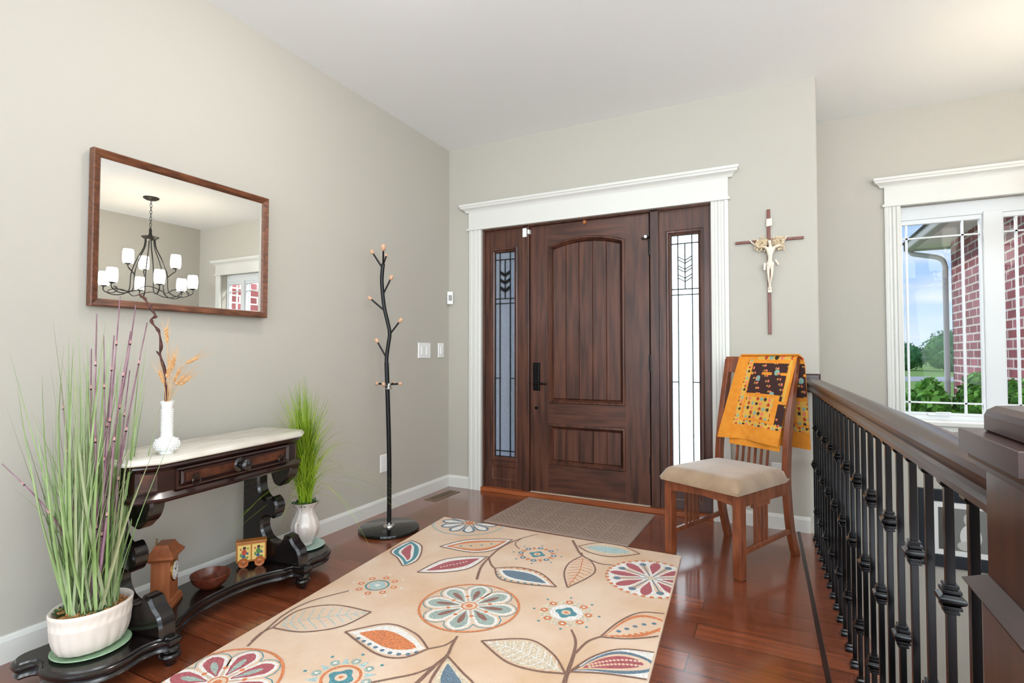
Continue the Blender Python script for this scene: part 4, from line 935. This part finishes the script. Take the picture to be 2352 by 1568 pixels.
for x in (-.032, .034):
    for y, s in ((-.031, -1), (.025, 1)):
        g = G(); g.T = Matrix.Translation((x, y, .021)) @ Matrix.Rotation(R_(90), 4, 'X'); g.lathe([(.008, -.004), (.012, -.002), (.014, -.0035), (.021, -.0035), (.021, .0035), (.014, .0035), (.012, .002), (.008, .004)], n=24); g.obj('wheel', pm('wheel_wood', '#b0602a', .4) if 'wheel_wood' not in MATS else MATS['wheel_wood'], wgn, smooth=40)
        g = G(); g.tube([(x, y-.0065, .021), (x, y+.0065, .021)], .004, 8); g.obj('axle_pin', cherry_m, wgn)

# ------------------------------------------------------------------ coat rack
RK = Vector((.279, -1.073, 0))
ct = thing('coat_rack', 'tall black metal coat rack with branching arms and wooden knobs', 'coat rack', RK, YAW)
gloss = pm('gloss_black', '#0a0c0d', .12, 0, coat=.2)
g = G(); g.lathe([(.0001, 0), (.178, 0), (.184, .004), (.185, .012), (.182, .019), (.176, .022), (.0001, .022)], n=56, sx=.98, sy=1.0); g.obj('base', gloss, ct, smooth=40)
g = G(); g.lathe([(.034, .022), (.033, .028), (.026, .033), (.017, .036), (.017, .048), (.012, .050)], n=24); g.obj('base_collar', chrome_m, ct, smooth=50)
def rl(px, py): 
    n = Vector((FW.x, FW.y, 0)).normalized(); p = photo_in_plane(px, py, RK+Vector((0, 0, 1)), n)-RK; return Vector((p.dot(RT), 0, p.z))
pole = [Vector((0, 0, .04))]+[rl(*p) for p in ((892.5, 1060), (891, 930), (888.5, 850), (888, 822), (892, 790), (895, 765), (890, 738), (883, 708), (879, 675), (877, 645), (878, 625), (880, 606))]
pole[1].x *= .3
g = G(); g.tube(spline(pole, 5), [.0135 if k < 18 else .0115 for k in range(len(pole)*5-4)], 14); g.obj('pole', satinblack_m, ct, smooth=60)
for k, (a, b, r_) in enumerate((((880, 618), (853, 577), .013), ((880, 612), (885, 572), .017), ((879, 612), (882, 582), .010), ((880, 676), (900, 638), .013), ((884, 714), (848, 684), .013), ((895, 768), (921, 736), .013), ((888, 822), (864, 782), .013))):
    A_ = rl(*a); B_ = rl(*b); 
    yo = (-.05 if k == 1 else .06 if k == 2 else (-.015 if k % 2 else .015)); B_ = B_+Vector((0, yo, 0)); d = (B_-A_).normalized()
    g = G(); g.tube([A_, B_-d*.012], .0055, 8); arm = g.obj('hook_arm', satinblack_m, ct, smooth=60)
    g = G(); g.T = Matrix.Translation(B_) @ d.to_track_quat('Z', 'Y').to_matrix().to_4x4(); g.ball((0, 0, 0), r_, 14, 8, sz=1.35); g.obj('knob', pm('knob_wood', '#c9a184', .4) if 'knob_wood' not in MATS else MATS['knob_wood'], arm, smooth=80)
g = G(); g.lathe([(.016, .848), (.019, .850), (.019, .856), (.015, .858), (.015, .868), (.020, .871), (.020, .884), (.015, .887)], (-.008, 0, 0), 20); g.obj('collar', chrome_m, ct, smooth=50)
for k in range(4):
    a = R_(-10+90*k); d = Vector((math.cos(a), math.sin(a), .06)).normalized(); c = Vector((-.008, 0, .878))
    g = G(); g.tube([c+d*.012, c+d*.066], .0055, 8); arm = g.obj('hook_arm', satinblack_m, ct, smooth=60)
    g = G(); g.ball(c+d*.075, .0125, 14, 8); g.obj('knob', MATS['knob_wood'], arm, smooth=80)

# ------------------------------------------------------------------ dining chair
CHA = R_(-28); CHO = Vector((2.04, -.825, 0))
ch = thing('dining_chair', 'mission style cherry wood dining chair with tan suede seat', 'chair', CHO, CHA)
for s in (-1, 1):
    g = G(); g.rings([(s*.197-.022, -.002), (s*.197+.022, -.002), (s*.197+.022, .042), (s*.197-.022, .042)], [(.003, 0), (.0, .006), (0, .40)]); g.obj('leg', cherry_m, ch, bevel=.002)
    # rear leg: one curved stile from floor to top rail
    P = spline([(.545, 0), (.497, .14), (.472, .28), (.462, .42), (.478, .60), (.52, .80), (.575, 1.035)], 4); v = []; n = len(P)
    for i, p in enumerate(P):
        hw = .015; hd = .022 if p.y < .9 else .020; x = s*(.195-.0*(p.y)); 
        v += [(x-hw, p.x-hd, p.y), (x+hw, p.x-hd, p.y), (x+hw, p.x+hd, p.y), (x-hw, p.x+hd, p.y)]
    f = [(i*4+k, i*4+(k+1) % 4, (i+1)*4+(k+1) % 4, (i+1)*4+k) for i in range(n-1) for k in range(4)]+[(3, 2, 1, 0), ((n-1)*4, (n-1)*4+1, (n-1)*4+2, (n-1)*4+3)]
    g = G(); g.add(v, f); g.obj('leg', cherry_m, ch, smooth=30, bevel=.002)
    # side apron, stretcher and spindles
    g = G(); g.box(s*.197-.010, s*.197+.010, .04, .45, .335, .40); g.obj('side_apron', cherry_m, ch, bevel=.002)
    g = G(); g.bar((s*.197, .04, .12), (s*.197, .49, .14), .018, .024); g.obj('side_stretcher', cherry_m, ch, bevel=.002)
    for k in range(4):
        y = .155+k*.034; g = G(); g.box(s*.197-.006, s*.197+.006, y-.006, y+.006, .125, .34); g.obj('side_spindle', cherry_m, ch)
    g = G(); g.box(s*.197-.008, s*.197+.008, .13, .28, .315, .336); g.obj('spindle_rail', cherry_m, ch)
g = G(); ar = [(-.18, .40), (-.18, .34), (-.12, .348), (0, .356), (.12, .348), (.18, .34), (.18, .40)]
g.prism(ar[::-1] if area2(ar) < 0 else ar, -.022, -.002, lambda a, b, c: (a, -c, b)); g.obj('front_apron', cherry_m, ch, bevel=.002)
g = G(); g.box(-.18, .18, .45, .468, .335, .40); g.obj('back_apron', cherry_m, ch, bevel=.002)
# suede seat: crowned cushion
nx, ny = 22, 22; v = []; f = []
def seatpt(i, j, top):
    a = -1+2*i/nx; b = -1+2*j/ny; x = .218*a*(1-.03*b); y = .215+.248*b; 
    e1 = min(1, (1-abs(a))*5); e2 = min(1, (1-abs(b))*5); e = (1-(1-e1)**2)**.5*(1-(1-e2)**2)**.5
    rr2 = .012; 
    if not top: return (x*.985, y, .400)
    return (x, y, .414+.054*e+.012*(1-a*a)*(1-b*b))
for j in range(ny+1):
    for i in range(nx+1): v.append(seatpt(i, j, True))
f = [(j*(nx+1)+i, j*(nx+1)+i+1, (j+1)*(nx+1)+i+1, (j+1)*(nx+1)+i) for j in range(ny) for i in range(nx)]
edge = [i for i in range(nx+1)]+[(j)*(nx+1)+nx for j in range(1, ny+1)]+[ny*(nx+1)+i for i in range(nx-1, -1, -1)]+[j*(nx+1) for j in range(ny-1, 0, -1)]
base = len(v)
for e in edge: p = v[e]; v.append((p[0]*.985, .215+(p[1]-.215)*.985, .398))
m = len(edge); f += [(edge[(k+1) % m], edge[k], base+k, base+(k+1) % m) for k in range(m)]+[tuple(base+k for k in range(m))][::1]
g = G(); g.add(v, f); g.obj('seat', seat_m, ch, smooth=60)
# back: top rail, lower rail, slats
def backy(z): 
    T = [(0, .545), (.14, .497), (.28, .472), (.42, .462), (.60, .478), (.80, .52), (1.035, .575)]
    for (a, b), (c, d) in zip(T, T[1:]):
        if a <= z <= c: return b+(d-b)*(z-a)/(c-a)
    return T[-1][1]
g = G()
v = []
for i in range(13):
    x = -.21+.42*i/12; cz = .022*(1-(x/.21)**2); 
    for y, z in ((backy(.96)-.012+cz*.5, .955), (backy(.96)+.012+cz*.5, .955), (backy(1.03)+.014+cz*.5, 1.048), (backy(1.03)-.010+cz*.5, 1.048)): v.append((x, y, z))
g.add(v, [(i*4+k, i*4+(k+1) % 4, (i+1)*4+(k+1) % 4, (i+1)*4+k) for i in range(12) for k in range(4)]+[(3, 2, 1, 0), (48, 49, 50, 51)]); g.obj('top_rail', cherry_m, ch, bevel=.004)
g = G(); g.bar((-.18, backy(.43), .43), (.18, backy(.43), .43), .018, .040); g.obj('lower_rail', cherry_m, ch, bevel=.002)
for k in range(6):
    x = -.088+k*.0352; g = G(); g.bar((x, backy(.44), .44), (x, backy(.72)+.004, .72), .014, .009, (1, 0, 0)); g.bar((x, backy(.72)+.004, .72), (x, backy(.96)+.006, .96), .014, .009, (1, 0, 0)); g.obj('back_slat', cherry_m, ch)
# quilt over the chair back
qt = thing('quilt', 'orange and brown patchwork quilt draped over the chair back', 'quilt', CHO, CHA)
q_or = pm('quilt_orange', '#d98420', .9, col2='#e2922c', nscale=30, bump=.4, bscale=90); q_br = pm('quilt_brown', '#3a1f1c', .9, bump=.3, bscale=90)
q_ye = pm('quilt_yellow', '#d6a546', .9, bump=.3, bscale=90); q_te = pm('quilt_teal', '#7fa396', .9); q_rd = pm('quilt_red', '#b03a22', .9); q_pk = pm('quilt_coral', '#e0765a', .9); q_bk = pm('quilt_black', '#33261c', .9); q_gd = pm('quilt_gold', '#b48a3e', .9)
qms = [q_or, q_br, q_ye, q_te, q_rd, q_pk, q_bk, q_gd]
def pat_front(s, t):
    """s across 0..1 left to right, t down 0..1"""
    h = (int(s*97)*31+int(t*71)*17) % 101
    def brown(s, t):
        u, w = s*26, t*34; cu, cw_ = int(u), int(w); k = (cu*7+cw_*13) % 11
        fu, fw = u-cu-.5, w-cw_-.5
        if k == 0 and fu*fu+fw*fw < .2: return 5
        if k == 4 and fu*fu+fw*fw < .16: return 7
        if (s*3.3 % 1-.45)**2+((t*3.9+.3*int(s*3.3)) % 1-.4)**2 < .018: return 3
        if abs((t*3.2+.1) % 1-.82) < .05 and (s*3) % 1 > .45: return 0
        return 1
    def floral(s, t):
        u, w = s*11, t*14; cu, cw_ = int(u), int(w); fu, fw = u-cu-.5, w-cw_-.5; d = fu*fu+fw*fw; k = (cu+2*cw_) % 5
        if d < .13: return (4, 3, 6, 5, 2)[k]
        return 2
    if t < .06: return floral(s, t) if .35 < s < .95 else 0
    if s < .20: return 0
    if s < .28 and t < .83: return floral(s*1.6, t*1.6)
    if .78 < t < .83: return floral(s*1.6, t*1.6)
    if t > .83: return 0
    if s > .92 and t < .52: return 2 if s < .96 else 0
    if .10 < t < .46 and .30 < s < .90: return brown(s, t)
    if s > .88 and .46 < t < .80: return brown(s, t)
    if .50 < t < .75 and .33 < s < .80: return floral(s*1.3, t*1.3)
    return 0
def sheet(g, fn, nx, ny, pat, th=.006):
    P = [[Vector(fn(i/nx, j/ny)) for i in range(nx+1)] for j in range(ny+1)]
    nrm = [[None]*(nx+1) for _ in range(ny+1)]
    for j in range(ny+1):
        for i in range(nx+1):
            a = P[j][min(i+1, nx)]-P[j][max(i-1, 0)]; b = P[min(j+1, ny)][i]-P[max(j-1, 0)][i]; nrm[j][i] = a.cross(b).normalized()
    k0 = len(g.v)
    for sg in (.5, -.5):
        g.v += [tuple(P[j][i]+nrm[j][i]*th*sg) for j in range(ny+1) for i in range(nx+1)]
    w = nx+1; off = (nx+1)*(ny+1)
    for j in range(ny):
        for i in range(nx):
            a = k0+j*w+i; mi = pat((i+.5)/nx, (j+.5)/ny)
            g.f.append([a, a+w, a+w+1, a+1]); g.m.append(mi); g.f.append([a+off, a+1+off, a+w+1+off, a+w+off]); g.m.append(mi)
    bd = [(0, i) for i in range(nx)]+[(j, nx) for j in range(ny)]+[(ny, i) for i in range(nx, 0, -1)]+[(j, 0) for j in range(ny, 0, -1)]
    for q in range(len(bd)):
        a = bd[q]; b = bd[(q+1) % len(bd)]; ia = k0+a[0]*w+a[1]; ib = k0+b[0]*w+b[1]; g.f.append([ia, ib, ib+off, ia+off]); g.m.append(0)
TOPZ = 1.060
def qfront(s, t):     # from the rail top down the front
    xl = -.112-.075*t; xr = .215-.055*t; x = xl+(xr-xl)*s
    z = TOPZ-.475*t-.015*s*t+.012*math.sin(s*3)*t; y = backy(min(1.03, z))-.026-.010*math.sin(s*9+1)*t-.006*t
    if t < .04: y += (.04-t)/.04*.03
    return (x, y, z)
def qback(s, t):
    x = -.10-.0*t+(.325+.03*t)*s; z = TOPZ-.505*t; y = backy(1.03)+.014+.02*min(1, t*8)+.010*math.sin(s*11)*t
    if t < .04: y -= (.04-t)/.04*.045
    return (x, y, z)
g = G(); sheet(g, qfront, 74, 96, pat_front); g.obj('front_fold', qms, qt, smooth=50)
def qunder(s, t):
    x = -.125+.29*s; z = .74-.185*t-.008*s; y = backy(z)-.017; return (x, y, z)
g = G(); sheet(g, qunder, 10, 10, lambda s, t: 0); g.obj('under_layer', qms, qt, smooth=50)
g = G(); sheet(g, qback, 60, 80, lambda s, t: pat_front(.3+.7*((s*1.3) % 1), t) if s > .1 else 0); g.obj('back_fold', qms, qt, smooth=50)

# ------------------------------------------------------------------ crucifix
cx = thing('crucifix', 'wooden cross with ivory figure and dried sprig on the back wall', 'crucifix', (2.356, -.001, 1.762))
crossw = pm('cross_wood', '#6a3322', .4, col2='#7d4230', nscale=12, stretch=(3, 3, 1))
g = G(); g.box(-.0095, .0095, -.016, 0, 1.186-1.762, 1.958-1.762); g.obj('upright', crossw, cx, bevel=.002)
g = G(); g.box(-.190, .190, -.017, -.001, -.005, .011); g.obj('crossbar', crossw, cx, bevel=.002)
def wp(px, py, y=-.045):
    p = at(px, py, 1, y); return (p.x-2.356, y, p.z-1.762)
g = G(); a = wp(1766, 502, -.02); b = wp(1766, 520, -.02); g.rings([(a[0]-.017, b[2]), (a[0]+.019, b[2]+.003), (a[0]+.017, a[2]+.002), (a[0]-.015, a[2])], [(0, .016), (0, .020), (.003, .022)], XZ); g.obj('scroll_plaque', ivory_m, cx, bevel=.002)
# corpus: one skinned body
J = {'pel': (wp(1768, 607), .017), 'waist': (wp(1769, 592), .016), 'chest': (wp(1769, 576), .020), 'neck': (wp(1769, 563), .011), 'chin': (wp(1768, 558, -.05), .012), 'head': (wp(1767, 551, -.062), .015),
     'shL': (wp(1758, 567), .010), 'elL': (wp(1741, 567, -.04), .008), 'wrL': (wp(1727, 557, -.028), .005), 'haL': (wp(1721, 551, -.022), .0055),
     'shR': (wp(1781, 566), .010), 'elR': (wp(1795, 561, -.04), .008), 'wrR': (wp(1804, 548, -.028), .005), 'haR': (wp(1808, 541, -.022), .0055),
     'hiL': (wp(1764, 613), .012), 'knL': (wp(1765, 632, -.058), .009), 'anL': (wp(1767, 652, -.035), .006), 'toL': (wp(1767, 666, -.035), .006),
     'hiR': (wp(1774, 613), .012), 'knR': (wp(1773, 632, -.060), .009), 'anR': (wp(1769, 652, -.038), .006), 'toR': (wp(1769, 665, -.040), .006)}
E_ = [('pel', 'waist'), ('waist', 'chest'), ('chest', 'neck'), ('neck', 'chin'), ('chin', 'head'), ('chest', 'shL'), ('shL', 'elL'), ('elL', 'wrL'), ('wrL', 'haL'), ('chest', 'shR'), ('shR', 'elR'), ('elR', 'wrR'), ('wrR', 'haR'), ('pel', 'hiL'), ('hiL', 'knL'), ('knL', 'anL'), ('anL', 'toL'), ('pel', 'hiR'), ('hiR', 'knR'), ('knR', 'anR'), ('anR', 'toR')]
ks = list(J); me = bpy.data.meshes.new('figure'); me.from_pydata([J[k][0] for k in ks], [(ks.index(a), ks.index(b)) for a, b in E_], []); me.materials.append(ivory_m)
fig = bpy.data.objects.new('figure', me); COL.objects.link(fig); fig.parent = cx; fig['label'] = 'ivory coloured figure with outstretched arms'
md = fig.modifiers.new('skin', 'SKIN'); md.use_smooth_shade = True
for i, k in enumerate(ks): me.skin_vertices[0].data[i].radius = (J[k][1], J[k][1]*.85); me.skin_vertices[0].data[i].use_root = (k == 'pel')
sb = fig.modifiers.new('sub', 'SUBSURF'); sb.levels = 2; sb.render_levels = 2
# loincloth
g = G(); c = Vector(wp(1769, 606)); g.lathe([(.014, .016), (.019, .010), (.022, .0), (.021, -.012), (.018, -.020)], tuple(c), 20, 1.05, .85, lambda a, z: 1+.07*math.sin(a*9)); 
g.bar(Vector(wp(1757, 604)), Vector(wp(1756, 620)), .012, .006, (0, 1, 0)); g.bar(Vector(wp(1781, 596)), Vector(wp(1789, 608, -.03)), .010, .006, (0, 1, 0)); g.obj('loincloth', ivory_m, cx, smooth=60)
g = G(); g.box(wp(1768, 660)[0]-.011, wp(1768, 660)[0]+.011, -.032, -.014, wp(1768, 671)[2], wp(1768, 658)[2]); g.obj('foot_rest', ivory_m, cx, bevel=.003)
g = G(); rnd = random.Random(9)
for i in range(130):
    s = -1 if i % 2 else 1; b0 = Vector(wp(1768+s*rnd.uniform(3, 12), 556+rnd.uniform(-6, 6), -.030-rnd.uniform(0, .012)))
    e0 = b0+Vector((s*rnd.uniform(.012, .058), rnd.uniform(-.018, .008), rnd.uniform(-.045, .024))); g.tube([b0, (b0+e0)/2+Vector((0, -.006, .006)), e0], [.0014, .0012, .001], 4); g.ball(tuple(e0), rnd.uniform(.003, .0075), 6, 4)
g.tube([Vector(wp(1790, 560, -.04)), Vector(wp(1802, 572, -.035)), Vector(wp(1812, 586, -.03)), Vector(wp(1824, 603, -.03))], [.001, .0009, .0007, .0005], 4)
g.obj('dried_sprig', straw_m, cx)

# ------------------------------------------------------------------ railing
K = .027
def rx(y): return 2.575-K*y
rl_ = thing('stair_railing', 'dark wood handrail on black iron balusters along the stair opening', 'railing', (2.575, -1.45, 0))
RT_ = Matrix.Translation(-rl_.location)
g = G(); g.T = RT_
pr = [(-.026, .856), (.026, .856), (.026, .866), (.020, .872), (.019, .880), (.024, .888), (.034, .896), (.036, .905), (.032, .914), (.020, .921), (0, .924), (-.020, .921), (-.032, .914), (-.036, .905), (-.034, .896), (-.024, .888), (-.019, .880), (-.020, .872), (-.026, .866)]
v = [(rx(y)+a, y, z) for y in (-.02, -2.888) for a, z in pr]; n = len(pr)
g.add(v, [(i, n+i, n+(i+1) % n, (i+1) % n) for i in range(n)]+[tuple(range(n)), tuple(range(2*n-1, n-1, -1))]); g.obj('handrail', rail_m, rl_, smooth=25)
g = G(); g.T = RT_; g.rings([(rx(0)-.045, .835), (rx(0)+.047, .835), (rx(0)+.047, .945), (rx(0)-.045, .945)], [(0, 0), (0, .014), (.008, .022)], XZ); g.obj('wall_rosette', rail_m, rl_)
def knuckle(g, z):
    h = .0065
    for (r, a, b) in ((.0105, z-.024, z-.019), (.0135, z-.016, z-.010), (.0105, z+.019, z+.024), (.0135, z+.010, z+.016)): g.box(-r, r, -r, r, a, b)
    g.rings([(-.009, -.009), (.009, -.009), (.009, .009), (-.009, .009)], [(0, z-.022), (0, z-.011), (-.0095, z-.003), (-.0095, z+.003), (0, z+.011), (0, z+.022)])
def mk_bal(kz):
    g = G(); g.box(-.0064, .0064, -.0064, .0064, 0, .857); b = g.obj('baluster', iron_m, rl_, bevel=.001)
    for z in kz: g = G(); knuckle(g, z); g.obj('knuckle', iron_m, b, bevel=.0012)
    g = G(); g.rings([(-.015, -.015), (.015, -.015), (.015, .015), (-.015, .015)], [(0, 0), (0, .010), (.004, .016), (.004, .022), (.007, .026)]); g.obj('base_shoe', iron_m, b)
    g = G(); g.rings([(-.013, -.013), (.013, -.013), (.013, .013), (-.013, .013)], [(.004, .836), (.0, .842), (0, .8565)]); g.obj('top_shoe', iron_m, b)
    return b
protoB = mk_bal((.43,)); protoA = mk_bal((.652, .19))
for i in range(23):
    y = -2.625+.1135*i; p = (protoB, protoA)[i % 2]
    if i < 2: o = p
    else:
        o = p.copy(); COL.objects.link(o); o.parent = rl_
        for c in list(p.children): cc = c.copy(); COL.objects.link(cc); cc.parent = o
    o.location = (rx(y)-2.575, y+1.45, 0)
# newel post
nx0, ny1 = 2.590, -2.887
g = G(); g.T = RT_; g.rings([(nx0, ny1-.13), (nx0+.13, ny1-.13), (nx0+.13, ny1), (nx0, ny1)], [(0, .0), (0, .955)]); nw = g.obj('newel_post', newel_m, rl_, bevel=.003)
sq = lambda e: [(nx0-e, ny1-.13-e), (nx0+.13+e, ny1-.13-e), (nx0+.13+e, ny1+e), (nx0-e, ny1+e)]
g = G(); g.T = RT_; g.rings(sq(.018), [(.018, .930), (.012, .934), (.012, .939), (.007, .942), (.006, .948), (0.0, .950), (0, .972), (.001, .973), (.020, .973), (.018, .975), (.018, .990), (.020, .996), (.026, 1.001), (.04, 1.003)]); g.obj('newel_cap', rail_m, nw)
g = G(); g.T = RT_; g.rings(sq(.018), [(.018, .798), (.014, .801), (.001, .804), (0, .806), (.003, .808), (.020, .820)]); g.obj('newel_band', rail_m, nw)
g = G(); g.T = RT_; g.rings(sq(.0), [(0, .0), (-.004, .0), (-.004, .785), (.0, .795)]); g.obj('newel_base', newel_m, nw)

# ------------------------------------------------------------------ framed photograph in the stairwell
pf = thing('framed_photo', 'black framed grey photograph with white mat on the stairwell wall', 'picture', (3.46, WY, -.07))
navy = pm('frame_navy', '#1d242c', .35)
g = G(); g.rings([(-.24, -.25), (.30, -.25), (.30, .25), (-.24, .25)], [(0, 0), (0, .022), (.004, .026), (.075, .022), (.080, .012)], XZ, False, False); g.obj('picture_frame', navy, pf)
g = G(); g.box(-.165, .225, -.012, -.002, -.175, .175); g.obj('picture_mat', white_m, pf)
ph = [pm('photo_grey', '#7b7b78', .4), pm('photo_dark', '#54534f', .4), pm('photo_light', '#c3c2be', .4), pm('photo_white', '#dddcd8', .4)]
g = G(); g.mi = 1; g.box(-.135, .195, -.0135, -.012, -.135, .135); g.mi = 0; g.box(-.06, .195, -.0140, -.0135, -.135, .135)
def el(cx_, cz_, rx_, rz_, mi, h): g.mi = mi; g.prism([(cx_+rx_*math.cos(k*math.pi/12), cz_+rz_*math.sin(k*math.pi/12)) for k in range(24)], h, h+.0004, XZ)
el(.03, .07, .035, .045, 2, .0141); el(.03, -.04, .055, .08, 3, .0143); el(.0, -.10, .04, .03, 2, .0148)
g.obj('photo_print', ph, pf)

# ------------------------------------------------------------------ chandelier over the stairwell (seen in the mirror)
cc = thing('chandelier', 'dark bronze chandelier with nine glowing frosted shades', 'chandelier', (3.88, -.42, 0))
bz_m = pm('chandelier_bronze', '#3a3833', .4, .7)
shade_m = pm('lit_shade', '#fff3d8', .5, emis='#fff9f3', estr=10.5)
foyer_m = pm('lit_ceiling_shade', '#fff3d8', .5, emis='#fff6f0', estr=70)
g = G(); g.lathe([(.075, CZ), (.075, CZ-.012), (.05, CZ-.028), (.012, CZ-.032)][::-1], n=28); g.obj('canopy', bz_m, cc, smooth=50)
g = G()
for k in range(9):
    z = CZ-.035-k*.036; a = k % 2
    g.tube([(.010*math.cos(t)*(1-a), .010*math.cos(t)*a, z-.018+.022*math.sin(t)) for t in [q*math.pi/6 for q in range(13)]], .0028, 5, False)
g.obj('chain', bz_m, cc, smooth=60)
g = G(); g.lathe([(.01, 2.26), (.055, 2.275), (.08, 2.295), (.085, 2.30), (.08, 2.305), (.02, 2.315), (.014, 2.34), (.014, 2.385), (.008, 2.40)], n=28); g.obj('hub', bz_m, cc, smooth=50)
for k in range(6):
    a = k*math.pi/3+.25; d = lambda r, z: (r*math.cos(a), r*math.sin(a), z)
    up_ = k % 2 == 0
    g = G(); g.tube(spline([d(.045, 2.28), d(.06, 2.18), d(.12, 2.05), d(.17, 1.90), d(.18, 1.76), d(.19, 1.70)], 5), .006, 6)
    if up_: g.tube(spline([d(.17, 1.86), d(.21, 1.90), d(.25, 1.935), d(.25, 1.97)], 4), .006, 6)
    g.tube(spline([d(.19, 1.70), d(.25, 1.665), d(.34, 1.66), d(.42, 1.70), d(.42, 1.75)], 5), .006, 6)
    arm = g.obj('arm', bz_m, cc, smooth=60)
    for r, z in ([(.25, 1.97)] if up_ else [])+[(.42, 1.75)]:
        g = G(); g.lathe([(.010, z-.01), (.034, z), (.036, z+.006)], d(r, 0), 16); hd = g.obj('shade_holder', bz_m, arm)
        g = G(); g.lathe([(.044, z+.004), (.050, z+.03), (.052, z+.075), (.050, z+.12), (.044, z+.150), (.041, z+.150), (.046, z+.12), (.048, z+.075), (.046, z+.03), (.04, z+.008)], d(r, 0), 20); g.obj('lamp_shade', shade_m, hd, smooth=60)
g = G(); ringp = [((.33+.05*math.cos(6*t))*math.cos(t+.25), (.33+.05*math.cos(6*t))*math.sin(t+.25), 1.70+.03*math.sin(6*t)) for t in [q*2*math.pi/72 for q in range(73)]]; g.tube(ringp, .005, 5, False); g.obj('rod_ring', bz_m, cc, smooth=60)

# assumed flush ceiling lamp just out of frame, read off the ceiling glow
fc = thing('ceiling_light', 'assumed small flush ceiling light above the rug', 'lamp', (1.02, -2.02, CZ))
g = G(); g.lathe([(.0001, -.05), (.06, -.046), (.10, -.03), (.12, -.006), (.12, -.004)], n=32); g.obj('lamp_shade', foyer_m, fc, smooth=60)
